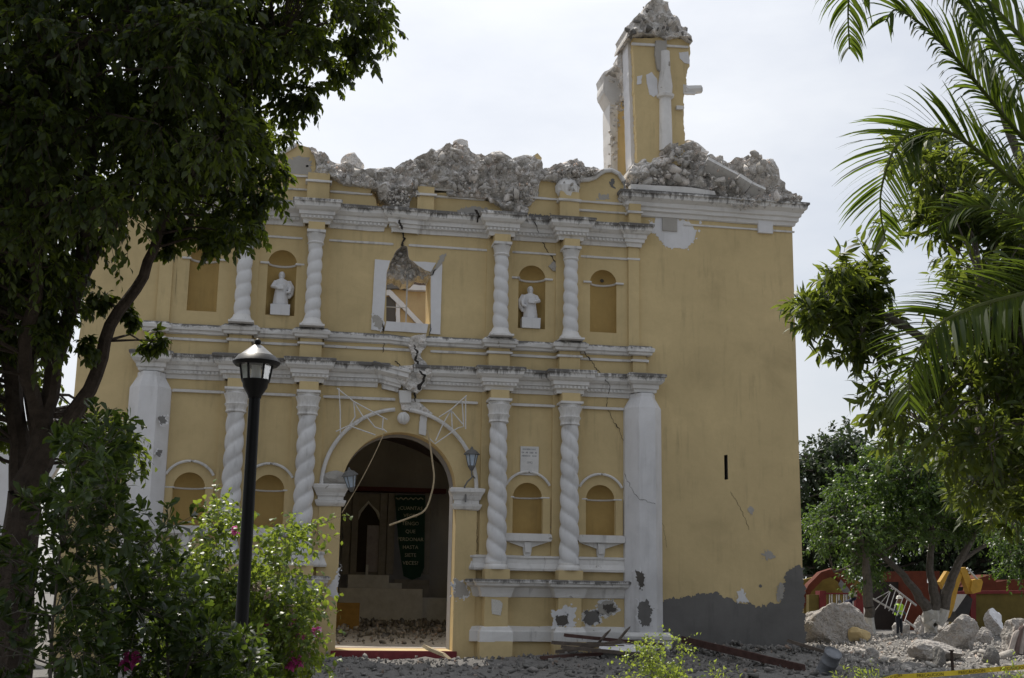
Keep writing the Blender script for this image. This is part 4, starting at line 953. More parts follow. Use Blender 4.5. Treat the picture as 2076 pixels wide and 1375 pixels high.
SHRUB = leaf_mat('shrub_leaf', (.009, .019, .007), (.026, .05, .013), .30, (.26, .38, .04), .40)
BOUG = leaf_mat('bougainvillea_leaf', (.025, .06, .012), (.13, .20, .028), .42, (.40, .50, .05))
BGL = leaf_mat('background_leaf', (.022, .05, .014), (.06, .11, .026), .35, (.20, .32, .04))
BGD = leaf_mat('far_leaf', (.018, .032, .015), (.04, .06, .025), .25, (.10, .16, .04), .6)
PALMM = leaf_mat('palm_leaflet', (.016, .034, .009), (.04, .065, .016), .4, (.24, .34, .03), .7, .2)

# -- weeping fig at the left
DF = 9.0
def l9(pts, d=DF): return [tuple(D(x, y, d + (p[0] if p else 0))) for x, y, *p in pts]
fb = D(30, 1300, DF); fb = Vector((fb.x, fb.y, 0))
limbs = [([tuple(fb + Vector((-.05, 0, -.2))), tuple(fb + Vector((0, 0, .5)))] + l9([(42, 1080), (60, 985), (110, 890), (180, 790), (225, 660), (290, 560), (330, 450), (372, 385), (430, 300), (500, 190), (560, 90)]), [.2, .17, .13, .11, .075, .052, .044, .039, .033, .028, .022, .015, .01]),
    (l9([(55, 1000), (85, 870), (112, 740), (150, 610), (175, 430), (195, 210), (225, 0), (250, -250), (300, -450)]), [.09, .07, .06, .05, .045, .04, .035, .03, .02]),
    (l9([(45, 1010, .1), (35, 860, .2), (20, 700, .3), (0, 520, .4), (-40, 300, .4), (-90, 0, .5), (-150, -350, .5)]), [.09, .07, .06, .05, .045, .04, .03]),
    (l9([(85, 870), (50, 720, -.3), (75, 580, -.5), (60, 420, -.6), (90, 200, -.8), (70, -50, -.9)]), [.06, .05, .045, .04, .03, .02]),
    (l9([(112, 740), (75, 690, .3), (62, 600, .5), (90, 480, .7), (130, 300, .9)]), [.05, .045, .04, .03, .02]),
    (l9([(150, 610), (190, 520, .3), (260, 400, .5), (330, 250, .7), (420, 80, .8), (520, -100, .9)]), [.045, .04, .035, .03, .02, .015]),
    (l9([(0, 520, .4), (60, 420, .8), (140, 330, 1.0), (260, 200, 1.2)]), [.06, .05, .04, .02]),
    (l9([(75, 905), (60, 760, .5), (110, 620, .8), (210, 470, 1.0), (300, 330, 1.2)]), [.05, .045, .04, .03, .02]),
    (l9([(30, 1075), (60, 1000), (105, 995), (112, 993)]), [.06, .04, .03, .025])]
cl = clumps_in([(-300, -380), (470, -380), (470, 390), (400, 420), (330, 400), (262, 420), (200, 500), (140, 540), (80, 590), (-300, 700)], 640, DF+.4, 1.0, .18, .28, 3)
cl += clumps_in([(470, -380), (860, -380), (760, -80), (735, 0), (640, 50), (585, 140), (550, 240), (525, 320), (470, 390)], 105, DF+.2, .6, .12, .21, 6)
cl += clumps_in([(-200, 600), (110, 560), (150, 560), (130, 650), (80, 760), (60, 860), (-200, 950)], 62, DF+.4, .6, .1, .17, 4)
cl += [(*D(x, y, DF + random.uniform(-.3, .5)), r) for x, y, r in [(785, 55, .13), (765, 20, .15), (735, 80, .15), (705, 100, .14), (692, 138, .11), (720, 40, .16), (700, 10, .18), (650, 120, .15), (622, 185, .13), (600, 205, .13), (570, 180, .16), (560, 270, .15), (552, 335, .14), (545, 395, .14), (520, 440, .13), (500, 462, .12), (465, 470, .12), (430, 488, .1), (395, 465, .12), (345, 478, .1), (318, 690, .07), (262, 640, .07), (335, 500, .09), (360, 445, .12), (420, 440, .14), (470, 430, .15), (500, 400, .17), (520, 370, .16), (205, 610, .08), (300, 700, .06), (180, 700, .08)]]
cl2 = clumps_in([(150, 870), (180, 840), (230, 850), (270, 900), (280, 950), (230, 975), (160, 960)], 22, DF+1.0, .25, .1, .17, 5)
fol = cat2(foliage(cl, 15, 13, .21, .068, .030, .55, LEAF_ROUND, 1, .55, False, .75), foliage(cl2, 11, 11, .17, .062, .028, .6, LEAF_ROUND, 2, .55, False, .7))
tree('weeping_fig_tree', 'dark leafy weeping fig tree with many stems beside the lamp post', fb, limbs, cl + cl2, fol, FIC, BARK, conn=.008)
# -- thin bare twigs of the fig
# -- dark glossy shrub in front, and a second one beside it
def shrub(name, label, polys, d0, ds, base, lmat, L, Wd, seed, ntw=9, nlf=9, n=None, r=(.10, .17), shape=LEAF_SPAT, droop=-.1, stems=7, hang=-.1, extra=None, whorl=True, group=None):
    cl = []
    for k, (poly, n) in enumerate(polys): cl += clumps_in(poly, n, d0, ds, r[0], r[1], seed+k)
    g = random.Random(seed); lb = []
    for i in range(stems):
        c = Vector(cl[g.randrange(len(cl))][:3]); a = Vector(base) + Vector((g.gauss(0, .15), g.gauss(0, .15), -.1)); mid = a.lerp(c, .5) + Vector((g.gauss(0, .1), g.gauss(0, .1), .15))
        lb.append(([tuple(a), tuple(mid), tuple(c)], [.018, .012, .005]))
    fo = foliage(cl, ntw, nlf, (.11 if whorl else .3)*1.2, L, Wd, droop, shape, seed, .5, whorl, hang)
    return tree(name, label, base, lb, cl, fo, lmat, BARK2, 'bush', group, 6, .006, 'stems', None, 'foliage'), cl
b = D(120, 1375, 7.2); b.z = 0
shrub('glossy_shrub', 'dark glossy-leaved shrub in front of the fig trunk', [([(80, 1010), (110, 1000), (160, 950), (165, 880), (185, 855), (215, 880), (235, 960), (235, 1080), (200, 1110), (120, 1110)], 26), ([(-150, 1060), (-10, 1080), (20, 1130), (0, 1250), (-150, 1400)], 12), ([(-300, 1250), (0, 1290), (120, 1290), (260, 1290), (300, 1380), (300, 1600), (-300, 1600)], 48), ([(60, 1130), (130, 1120), (170, 1160), (200, 1290), (110, 1270)], 9)], 7.2, .35, b, SHRUB, .088, .032, 11, 8, 9)
b = D(350, 1375, 8.0); b.z = 0
shrub('glossy_shrub', 'dark broad shrub at the foot of the black lamp post', [([(265, 1140), (255, 1090), (275, 1050), (300, 1040), (340, 1080), (375, 1110), (370, 1150), (395, 1220), (455, 1260), (500, 1290), (515, 1330), (530, 1420), (520, 1650), (150, 1650), (150, 1330), (200, 1250)], 165)], 8.0, .4, b, SHRUB, .085, .032, 21, 9, 9)
# -- bougainvillea behind the lamp
b = D(520, 1375, 15.2); b.z = 0
bo, bcl = shrub('bougainvillea_bush', 'bright green bougainvillea with pink bracts by the church door', [([(365, 1150), (400, 1125), (445, 1130), (520, 1150), (565, 1160), (590, 1190), (620, 1220), (632, 1270), (625, 1330), (605, 1380), (620, 1450), (330, 1450), (340, 1230)], 300), ([(440, 1100), (428, 1060), (445, 1030), (465, 1035), (455, 1070), (462, 1100)], 10), ([(535, 1100), (590, 1075), (660, 1066), (664, 1078), (600, 1092), (560, 1120)], 10)], 15.2, .45, b, BOUG, .082, .05, 31, 7, 8, r=(.13, .26), shape=LEAF_ROUND, droop=.25, hang=.3, whorl=False)
PINK = leaf_mat('pink_bract', (.50, .04, .26), (.72, .14, .45), .4, (.9, .25, .6), .6); PALE = leaf_mat('pale_bract', (.55, .42, .40), (.7, .6, .55), .4, (.8, .7, .65), .6)
for px, py, r, mt in ((531, 1272, .07, PINK), (642, 1282, .06, PINK), (596, 1268, .04, PINK), (600, 1330, .05, PINK), (606, 1345, .05, PINK), (590, 1350, .03, PINK), (481, 1075, .035, PINK), (520, 1190, .05, PALE), (590, 1232, .05, PALE), (588, 1262, .06, PALE), (610, 1290, .03, PINK), (632, 1325, .05, PALE), (265, 1340, .03, PINK), (545, 1205, .04, PALE)):
    c = D(px, py, 14.6 if px > 300 else 7.6); (LV, LF), _ = foliage([(*c, r)], 10, 4, r*.9, .05, .042, .1, LEAF_ROUND, int(px), .4, False, 0)
    o = link(bpy.data.objects.new('flower_cluster', np_mesh('flower_cluster', LV, LF, mt)), bo); o.matrix_parent_inverse = Matrix.Translation(-bo.location)
# -- mango-like tree at the right
DM = 10.5
mb = D(2240, 1300, DM); mb.z = 0
lm = lambda pts: [tuple(D(x, y, DM + (p[0] if p else 0))) for x, y, *p in pts]
limbs = [([tuple(mb + Vector((0, 0, -.2)))] + lm([(2235, 1300), (2215, 1050), (2180, 860), (2160, 650), (2120, 450), (2060, 300), (2020, 200)]), [.2, .18, .15, .12, .09, .07, .04, .02]),
    (lm([(2215, 1050), (2120, 900), (2020, 800), (1920, 720), (1830, 660), (1760, 620), (1700, 580)]), [.1, .08, .06, .045, .035, .025, .012]),
    (lm([(2120, 900, .3), (2040, 900, .5), (1940, 880, .6), (1860, 850, .5)]), [.06, .045, .03, .015]),
    (lm([(2160, 650), (2060, 520, .4), (1960, 420, .5), (1880, 350, .4)]), [.07, .05, .035, .015]),
    (lm([(2180, 860), (2080, 700, -.4), (2000, 600, -.5)]), [.07, .05, .02])]
cl = clumps_in([(1630, 600), (1650, 570), (1670, 540), (1700, 525), (1755, 520), (1785, 540), (1795, 600), (1785, 650), (1765, 720), (1745, 745), (1700, 700), (1655, 670), (1640, 630)], 34, DM, .3, .1, .17, 51)
cl += clumps_in([(1820, 300), (1850, 290), (1900, 300), (1960, 340), (2076, 350), (2350, 250), (2350, 520), (2000, 520), (1930, 470), (1890, 465), (1850, 440), (1880, 400), (1830, 340)], 110, DM+.1, .45, .14, .24, 52)
cl += clumps_in([(1950, 530), (2350, 500), (2350, 1090), (2060, 1060), (1970, 1010), (1910, 950), (1890, 900), (1830, 875), (1780, 820), (1775, 795), (1840, 760), (1900, 660)], 250, DM+.3, .8, .15, .25, 53)
tree('mango_tree', 'leafy tree with long narrow leaves behind the palm fronds', mb, limbs, cl, foliage(cl, 10, 9, .2, .125, .034, .15, LEAF_LONG, 54, .75, False, .25), MANGO, BARK2, conn=.009)
# -- areca palm: every frond a part, arching from a crown outside the picture
pb = D(2420, 900, 7.2); pb.z = 0
palm = empty('areca_palm', pb, 'areca palm with arching feathery fronds reaching across from the side', 'palm'); pinv = Matrix.Translation(-pb)
m = MB(); ctop = D(2400, 620, 7.2); o_, r_ = limb([pb + Vector((0, 0, -.2)), pb + Vector((.02, 0, 1.0)), ctop + Vector((0, 0, -.5)), ctop], [.11, .09, .08, .06]); m.tube(o_, r_, 10); o = m.build('trunk', BARK2, palm, True); o.matrix_parent_inverse = pinv
def frond(px, dd, Lmax, sideL, sideR, seed, dens=46, w=.023, wind=(0, 0, 0), drp=.05, plane=(-.15, -.75, .6)):
    plane = np.array(plane); pts = [D(x, y, d) for (x, y), d in zip(px, dd)]; o_, r_ = limb(pts, np.linspace(.018, .004, len(pts)), 8); g = np.random.default_rng(seed)
    m = MB(); m.tube(o_, r_, 5); f = m.build('frond', simple('rachis_%d' % seed, (.10, .12, .03), .5, .2, 8), palm, True); f.matrix_parent_inverse = pinv
    Pn = np.array([tuple(p) for p in o_]); cum = np.r_[0, np.cumsum(np.linalg.norm(np.diff(Pn, axis=0), axis=1))]; Lt = cum[-1]
    Vs = []; Fs = []; off = 0
    for i in range(int(dens*Lt)):
        s = (.28 + .72*(i+.5)/(dens*Lt))*Lt; k = min(np.searchsorted(cum, s)-1, len(Pn)-2); k = max(k, 0); t = (s-cum[k])/max(cum[k+1]-cum[k], 1e-6)
        p = Pn[k]*(1-t) + Pn[k+1]*t; tan = unit(Pn[min(k+1, len(Pn)-1)] - Pn[k]); rel = s/Lt; ll = Lmax*(math.sin(math.pi*min(1, .12 + rel*.88))**.5*.75 + .25)*g.uniform(.85, 1.1)*(1 if rel < .9 else .8)
        for side, amt in ((-1, sideL), (1, sideR)):
            if amt <= 0: continue
            lat = unit(np.cross(tan, plane))*side; upn = np.cross(lat*side, tan)
            fw = .35 + .75*rel
            d = unit(tan*fw + lat*1.0*amt + upn*.12 + g.normal(size=3)*.06 + np.array(wind)); n = 6; row = []
            ww = np.array([.5, 1, 1, .85, .5, .04])*w*g.uniform(.8, 1.15)*.5; pos = p.copy(); dr = d.copy()
            wd = unit(np.cross(dr, np.array([0, 0, 1.0]) + g.normal(size=3)*.35))
            for j in range(n):
                row += [pos - wd*ww[j], pos + wd*ww[j]]; pos = pos + dr*ll/(n-1); dr = unit(dr + np.array([0, 0, -drp - drp*j]))
            Vs += row; Fs += [(off+2*j, off+2*j+1, off+2*j+3, off+2*j+2) for j in range(n-1)]; off += 2*n
    l = link(bpy.data.objects.new('leaflets', np_mesh('leaflets', np.array(Vs), np.array(Fs), PALMM)), f); l['kind'] = 'stuff'
cpx = (2400, 610)
for i, (px, dd, LL, sl, sr, dn, dr_) in enumerate([
    ([cpx, (2230, 430), (2076, 283), (1953, 137), (1883, 63), (1820, 20), (1795, 45)], [7.2, 7.2, 7.1, 7, 6.9, 6.8, 6.8], .5, 1, 1, 32, .07),
    ([cpx, (2250, 330), (2076, 157), (1993, 59), (1938, -10), (1860, -80), (1790, -100)], [7.2, 7.0, 6.8, 6.7, 6.6, 6.5, 6.5], .6, 1, 1, 34, .13),
    ([cpx, (2230, 490), (2076, 385), (1953, 285), (1880, 262), (1815, 300), (1785, 400), (1795, 490)], [7.2, 7.1, 7.0, 6.9, 6.9, 6.8, 6.8, 6.8], .46, 1, 1, 32, .05),
    ([cpx, (2200, 250), (2000, 0), (1850, -110), (1760, -90), (1722, -10), (1722, 100)], [7.2, 7.2, 7.1, 7, 7, 7, 7], .46, 1, 1, 30, .14),
    ([cpx, (2230, 560), (2076, 595), (1964, 627), (1894, 668), (1849, 742), (1842, 820)], [7.2, 7.1, 7, 6.9, 6.8, 6.8, 6.8], .46, 1, 1, 38, .05),
    ([cpx, (2300, 300), (2200, 0), (2100, -200), (2000, -260)], [7.2, 6.8, 6.6, 6.5, 6.5], .55, 1, 1, 40, .13),
    ([cpx, (2240, 520), (2110, 460), (2000, 420), (1930, 430), (1900, 470)], [7.2, 7.4, 7.6, 7.7, 7.7, 7.7], .3, 1, 1, 36, .05)]):
    frond(px, dd, LL, sl, sr, 60+i, dn, drp=dr_)
# -- trees behind the right-hand rubble
def bgtree(name, label, foot, d, forks, polys, L, lmat, seed, r=(.35, .6), ntw=9, nlf=9, ds=1.2, lime=None, rad=.3, group=None, tl=.55):
    base = D(foot[0], foot[1], d); base.z = 0; lb = []
    for pts, rd in forks: lb.append(([tuple(D(x, y, d + (p[0] if p else 0))) for x, y, *p in pts], rd))
    lb.insert(0, ([tuple(base + Vector((0, 0, -.3))), tuple(base + Vector((0, 0, .6))), lb[0][0][0]], [rad*1.1, rad*.9, lb[0][1][0]]))
    cl = []
    for k, (poly, n, *o) in enumerate(polys): cl += clumps_in(poly, n, d + (o[0] if o else 0), ds, r[0], r[1], seed+k)
    return tree(name, label, base, lb, cl, foliage(cl, ntw, nlf, tl, L, L*.5, .3, LEAF_ROUND, seed, .6, False, .4), lmat, BARK2, 'tree', group, 8, .02, 'trunk', lime)
bgtree('whitewashed_tree', 'spreading tree with a whitewashed forked trunk among boulders', (1888, 1310), 46, [([(1888, 1262), (1880, 1235), (1850, 1190), (1815, 1150), (1770, 1120), (1720, 1150), (1690, 1160)], [.3, .22, .15, .12, .09, .05, .03]), ([(1895, 1255), (1895, 1210), (1885, 1150), (1890, 1080), (1880, 980)], [.26, .2, .14, .1, .05]), ([(1905, 1262), (1922, 1200), (1945, 1140), (1990, 1060), (2040, 1000)], [.24, .2, .14, .1, .04]), ([(1945, 1140), (1990, 1110), (2040, 1090), (2080, 1085)], [.1, .07, .05, .02])],
    [([(1650, 1060), (1655, 1010), (1700, 960), (1760, 915), (1840, 890), (1950, 900), (2060, 960), (2076, 1060), (1990, 1085), (1900, 1095), (1830, 1110), (1780, 1100), (1740, 1120), (1700, 1100)], 230), ([(1735, 1100), (1770, 1110), (1775, 1180), (1765, 1205), (1745, 1180), (1725, 1140)], 14)], .15, BGL, 71, lime=1.25, rad=.26, ntw=11, nlf=11)
bgtree('whitewashed_tree', 'thin straight tree with a whitewashed trunk behind the big boulder', (1764, 1290), 44, [([(1762, 1230), (1758, 1180), (1755, 1120), (1740, 1060)], [.19, .17, .14, .08])], [([(1645, 1060), (1660, 1030), (1720, 1010), (1800, 1020), (1800, 1080), (1720, 1110), (1650, 1105)], 60)], .15, BGL, 81, lime=1.1, rad=.2, r=(.3, .5))
bgtree('far_tree', 'dark far tree rising beside the tower edge', (1700, 1300), 72, [([(1700, 1200), (1700, 1050), (1690, 950)], [.3, .25, .12])], [([(1560, 930), (1640, 905), (1690, 885), (1720, 868), (1760, 885), (1780, 920), (1790, 1160), (1560, 1160)], 210)], .34, BGD, 91, r=(.7, 1.1), ds=1.5, group='dark trees beyond the rubble', tl=.9)
bgtree('far_tree', 'dark far trees behind the yellow wall', (1950, 1300), 74, [([(1950, 1200), (1950, 1080), (1960, 980)], [.3, .25, .12])], [([(1780, 960), (1850, 920), (2000, 900), (2150, 900), (2150, 1165), (1780, 1165)], 330)], .34, BGD, 93, r=(.7, 1.1), ds=1.5, tl=.9)
bgtree('leafy_tree', 'bright-edged round tree crown above the yellow wall', (2100, 1320), 30, [([(2110, 1250), (2100, 1160), (2080, 1100)], [.14, .1, .05])], [([(2015, 1110), (2030, 1070), (2076, 1040), (2200, 1030), (2200, 1160), (2070, 1165), (2025, 1150)], 80)], .1, BGL, 95, r=(.22, .35), ds=.6, rad=.16, tl=.35)
# -- low plants on the rubble
b = G(1318, 1385, .05); b = Vector((b.x-.0, -13.5, 0)); dd = (b - CAM).dot(FWD)
LIMEL = leaf_mat('young_leaf', (.08, .15, .02), (.24, .30, .05), .5, (.5, .6, .08))
b = D(1320, 1390, 19.5); b.z = 0
shrub('leafy_sapling', 'small sunlit yellow-green sapling before the fallen white-topped block', [([(1262, 1345), (1290, 1310), (1300, 1292), (1330, 1290), (1350, 1310), (1355, 1340), (1395, 1350), (1400, 1400), (1260, 1410)], 38), ([(1375, 1296), (1390, 1294), (1388, 1306), (1376, 1305)], 2)], 19.5, .25, b, LIMEL, .058, .032, 101, 6, 7, r=(.06, .12), shape=LEAF_ROUND, droop=.2, hang=.1, whorl=False, stems=9)
for px, lab in ((1470, 'short pale weeds growing below the long wooden beam'), (1740, 'short pale weeds growing beside the dented bucket'), (2065, 'green weeds growing under the caution tape')):
    b = D(px, 1385, 20); b.z = 0
    shrub('weeds', lab, [([(px-40, 1372), (px, 1366), (px+40, 1372), (px+40, 1400), (px-40, 1400)], 12)], 20, .15, b, LIMEL, .07, .02, int(px), 5, 6, r=(.05, .08), shape=LEAF_LONG, droop=.1, hang=-.4, whorl=False, stems=4)

# -- unseen trees, added around the camera to shade the square and church foot
_g = random.Random(3); cl0 = []
while len(cl0) < 120:
    v = Vector((_g.gauss(0, 1), _g.gauss(0, 1), _g.gauss(0, 1))); v = v.normalized()*_g.random()**.4
    cl0.append((v.x*4.0, v.y*4.0, 6.6 + v.z*2.9, _g.uniform(.7, 1.1)))
first = tree('added_shade_tree', 'unseen shade tree added to the left of the church', (-10, -15, 0), [([(-10, -15, -.3), (-10, -15, 2.5), (-9.8, -15.1, 5), (-9.9, -14.8, 8)], [.32, .24, .18, .05]), ([(-10, -15, 2.5), (-8.6, -14.4, 5)], [.16, .08]), ([(-10, -15, 2.6), (-11.2, -15.8, 5)], [.16, .08])],
    [(x-10, y-15, z, r) for x, y, z, r in cl0], foliage([(x-10, y-15, z, r) for x, y, z, r in cl0], 10, 9, .9, .30, .15, .3, LEAF_ROUND, 5), BGL, BARK2, group='unseen trees added for shade')
for x, y, a, lab in ((21, -16, 1.1, 'broad shade tree on the square beyond the mango tree'), (-7, -43, 2.3, 'broad shade tree behind the photographer beside the fig tree'), (6, -45, 3.6, 'broad shade tree standing behind the photographer in the square'), (16, -38, 4.8, 'broad shade tree behind the photographer towards the palm'), (-17, -33, .6, 'unseen shade tree added at the far side of the fig tree')):
    c = first.copy(); c.location = (x, y, 0); c.rotation_euler.z = a; c['label'] = lab; COL.objects.link(c)
    for ch in first.children:
        k = ch.copy(); k.parent = c; k.matrix_parent_inverse = Matrix.Translation((10, 15, 0)); COL.objects.link(k)
# ------------------------------------------------------------------ things on and in the church
def at(o, loc): o.location = loc; return o
# -- saints in the upper niches
def saint(x, mirror, label):
    g = empty('saint_statue', (x, .12, 8.955), label, 'statue', None)
    MB().box(-.26, .26, -.2, .2, 0, .29, jit=.006).build('plinth', WHITE2, g)
    m = MB(); s = mirror; n = 24; lev = [(.29, .2, .15), (.34, .205, .155), (.5, .19, .145), (.7, .165, .13), (.82, .175, .13), (.92, .185, .12), (.99, .15, .1), (1.03, .065, .06), (1.08, .055, .055)]; vs = []
    for z, a, b in lev:
        fold = .06*max(0, 1-(z-.29)/.5)
        for k in range(n):
            t = 2*math.pi*k/n; q = 1 + fold*math.cos(7*t + z*5) ; vs.append((a*q*math.cos(t), b*q*math.sin(t), z))
    m.add(vs, [(i*n+k, i*n+(k+1) % n, (i+1)*n+(k+1) % n, (i+1)*n+k) for i in range(len(lev)-1) for k in range(n)] + [tuple(range(n-1, -1, -1)), tuple((len(lev)-1)*n+k for k in range(n))])
    m.sphere((0, -.01, 1.14), .085, 14, squash=(.85, .95, 1.15)); m.sphere((0, .03, 1.13), .095, 14, squash=(.95, .9, 1.25))
    m.sphere((0, -.06, 1.07), .045, 10, squash=(.9, .8, 1.2)); m.sphere((0, -.095, 1.13), .016, 8)
    m.tube([(-s*.15, 0, .96), (-s*.23, -.05, .8), (-s*.1, -.17, .76), (-s*.02, -.19, .78)], [.06, .065, .05, .035], 8)
    m.tube([(s*.15, 0, .96), (s*.24, -.03, .78), (s*.22, -.13, .64), (s*.14, -.17, .62)], [.06, .065, .05, .035], 8)
    m.tube([(s*.2, .03, .98), (s*.29, .03, .8), (s*.27, .02, .62), (s*.2, .02, .5)], [.05, .075, .07, .04], 8)
    m.box(-.1, .07, -.22, -.17, .7, .84)
    o = m.build('figure', WHITE2, g); r = o.modifiers.new('remesh', 'REMESH'); r.mode = 'VOXEL'; r.voxel_size = .013; r.use_smooth_shade = True
    sm = o.modifiers.new('smooth', 'SMOOTH'); sm.iterations = 2; sm.factor = .4
    return g
saint(-.44, 1, 'white saint statue with bent arm in the upper niche beside the fig branches')
saint(6.44, -1, 'white saint statue with spread cloak in the niche next to the cracked column')
# -- lanterns
def lantern(label, loc, rot, bracket):
    g = empty('wall_lantern', loc, label, 'lantern'); g.rotation_euler = rot
    glass = simple('lantern_glass_%d' % int(loc[0]*10), (.42, .5, .6), .25, .2, 8, 0)
    m = MB(); m.lathe([(.09, 0), (.16, .3)], n=6); m.build('glass', glass, g)
    m = MB()
    for k in range(6):
        a = math.pi/3*k; m.tube([(.092*math.cos(a), .092*math.sin(a), 0), (.163*math.cos(a), .163*math.sin(a), .3)], .012, 4)
    m.lathe([(.1, -.03), (.105, .01)], n=6); m.lathe([(.04, -.12), (.09, -.03)], n=6); m.build('frame', simple('grey_iron_%d' % int(loc[0]*10), (.13, .13, .13), .6), g)
    m = MB(); m.lathe([(.22, .3), (.22, .32), (.12, .42), (.05, .45), (.02, .52)], n=6); m.build('roof', simple('lantern_roof_%d' % int(loc[0]*10), (.12, .12, .12), .5), g)
    if bracket:
        m = MB(); m.tube([(0, 0, -.1), (.02, .0, -.3), (-.1, .05, -.42), (-.16, .12, -.55), (-.12, .15, -.72), (-.12, .15, -.95)], .022, 6); m.tube([(.02, .0, -.25), (.1, .1, -.3), (.14, .3, -.3)], .018, 6); m.build('bracket', simple('scrolled_iron', (.16, .16, .16), .6), g, True)
    return g
a = P(956, 945, -.35); lantern('grey lantern on a scrolled bracket above the right door impost', a, (0, 0, 0), True)
a = P(712, 992, -.42); lantern('fallen pale-blue lantern tipped over the left door impost', (a.x, a.y, a.z+.05), (R(8), R(-10), 0), False)
m = MB(); o = boulder('masonry_chunk', P(680, 972, -.05), (.55, .3, .34), MORTAR, 4, None, 6, 3); tag(o, 'broken masonry chunk resting on the left door impost', 'rubble')
# -- bent light frames over the arch
FR = simple('pale_tube', (.62, .61, .60), .55, .15, 10, .05)
def wires(name, label, lines, y, cat, mat=FR, r=.018):
    g = empty(name, P(*lines[0][0], y), label, cat); inv = Matrix.Translation(-g.location)
    for ln in lines:
        m = MB(); m.tube([P(*p[:2], y + (p[2] if len(p) > 2 else 0)) for p in ln], r, 6); o = m.build('tube', mat, g, True); o.matrix_parent_inverse = inv
    return g
wires('light_frame', 'bent white tube frame dangling from the cornice left of the keystone', [[(683, 787), (717, 814, -.05), (785, 851)], [(687, 787), (690, 835), (690, 878)], [(681, 875), (707, 863), (761, 882)], [(717, 814), (720, 845), (708, 863)], [(717, 814), (738, 848, -.05), (722, 862)], [(744, 846), (760, 866), (778, 872)], [(777, 848), (775, 868), (784, 876)]], -.38, 'frame')
wires('light_frame', 'bent white tube frame dangling over the arch right of the keystone', [[(946, 802), (915, 830, -.05), (890, 846)], [(937, 815), (940, 865), (928, 868)], [(944, 803), (944, 870)], [(928, 868), (882, 900), (870, 889)], [(915, 830), (917, 872)], [(915, 830), (898, 860), (883, 894)], [(917, 835), (938, 860)]], -.38, 'frame')
def strand(name, label, px, y, r, mat, cat):
    pts, rr = limb([P(*p, y) for p in px], [r]*len(px)); m = MB(); m.tube(pts, rr, 7); return tag(m.build(name, mat, None, True), label, cat)
strand('batten', 'bent pale batten hanging across the church doorway', [(866, 872), (871, 896), (878, 946), (880, 970), (875, 1000), (861, 1035), (830, 1050), (789, 1065)], -.4, .024, BATTEN, 'batten')
strand('rope', 'thin rope slanting down the left side of the doorway', [(779, 878), (755, 930), (728, 981), (693, 1040)], -.3, .012, BATTEN, 'rope')
# -- marble plaque with worn lettering
g = empty('plaque', P(1073, 966, -.02), 'pale stone plaque above the niche between the right columns', 'plaque'); a = P(1055, 905); b = P(1091, 966); inv = Matrix.Translation(-g.location)
INK = simple('worn_grey_lettering', (.22, .22, .23), .9, .3, 20)
m = MB(); m.box(a.x, b.x, -.045, -.002, b.z+.02, a.z); o = m.build('slab', simple('plaque_marble', (.66, .65, .64), .7, .1, 4, .1), g); o.matrix_parent_inverse = inv
cx = (a.x+b.x)/2
for s_, z_, h_ in (('1992', a.z-.47, .085),):
    me = text_mesh(s_, h_); me.materials.append(INK); o = link(bpy.data.objects.new('lettering', me), g); o.matrix_basis = Matrix.Translation((cx, -.047, z_)) @ Matrix.Rotation(R(90), 4, 'X'); o.matrix_parent_inverse = inv
m = MB()
for k, z_ in enumerate((a.z-.08, a.z-.17, a.z-.26)):       # three lines of letters too worn to read
    x = a.x + .035
    while x < b.x - .06:
        w = random.uniform(.008, .026); hgt = random.uniform(.03, .05)
        if random.random() < .86: m.box(x, x+w, -.047, -.044, z_-hgt/2, z_+hgt/2)
        x += w + random.uniform(.008, .02)
o = m.build('worn_lettering', INK, g); o.matrix_parent_inverse = inv; o['kind'] = 'stuff'
m = MB(); m.prism(jag(XZ([(996, 1215), (1013, 1217), (1019, 1224), (1015, 1248), (997, 1245)], -.53), .04, .01, True, 3, 8), -.535, -.53); tag(m.build('paper_notice', simple('paper', (.62, .60, .56), .9, .2, 30, .2)), 'torn paper notice pasted on the pedestal by the door', 'notice')
# -- inside: altar, banner, rubble
YA = 27.0
def BX(px0, py0, px1, py1, y, mat, name, parent, dep=.4, inv=None):
    a = P(px0, py0, y); b = P(px1, py1, y); m = MB(); m.box(a.x, b.x, y, y+dep, b.z, a.z); o = m.build(name, mat, parent)
    if inv: o.matrix_parent_inverse = inv
    return o
AW = simple('altar_white', (.58, .60, .63), .7, .15, 3); AG = simple('altar_grey', (.22, .215, .21), .7, .2, 3); AD = simple('recess_shade_dark', (.035, .028, .025), .8, .2, 3)  # AD stands in for shade in the altar niche and between house fronts
alt = empty('altar', P(760, 1255, YA), 'pale gothic altar with a pointed niche at the end of the dim nave', 'altar'); ai = Matrix.Translation(-alt.location)
BX(688, 1192, 855, 1262, YA-2.2, AW, 'altar_table', alt, 1.2, ai); BX(706, 1165, 788, 1194, YA-.8, AW, 'step', alt, .7, ai); BX(788, 1182, 814, 1200, YA-.8, AW, 'step', alt, .7, ai)
BX(856, 1212, 912, 1262, YA-1.2, AW, 'side_table', alt, .8, ai); BX(800, 1175, 870, 1215, YA-.4, AG, 'step', alt, .6, ai)
BX(705, 1000, 792, 1165, YA, AG, 'reredos', alt, .5, ai)
m = MB(); poly = XZ([(722, 1160), (722, 1062), (730, 1040), (747, 1022), (764, 1040), (772, 1062), (772, 1160)], YA-.05); m.prism(poly, YA-.05, YA-.005); o = m.build('pointed_niche', AD, alt); o.matrix_parent_inverse = ai  # flat dark panel in place of the niche's shaded hollow
m = MB(); m.tube([(x, YA-.1, z) for x, z in XZ([(720, 1062), (730, 1038), (747, 1018), (765, 1038), (775, 1062)], YA-.1)], .08, 6); o = m.build('niche_arch', AW, alt); o.matrix_parent_inverse = ai
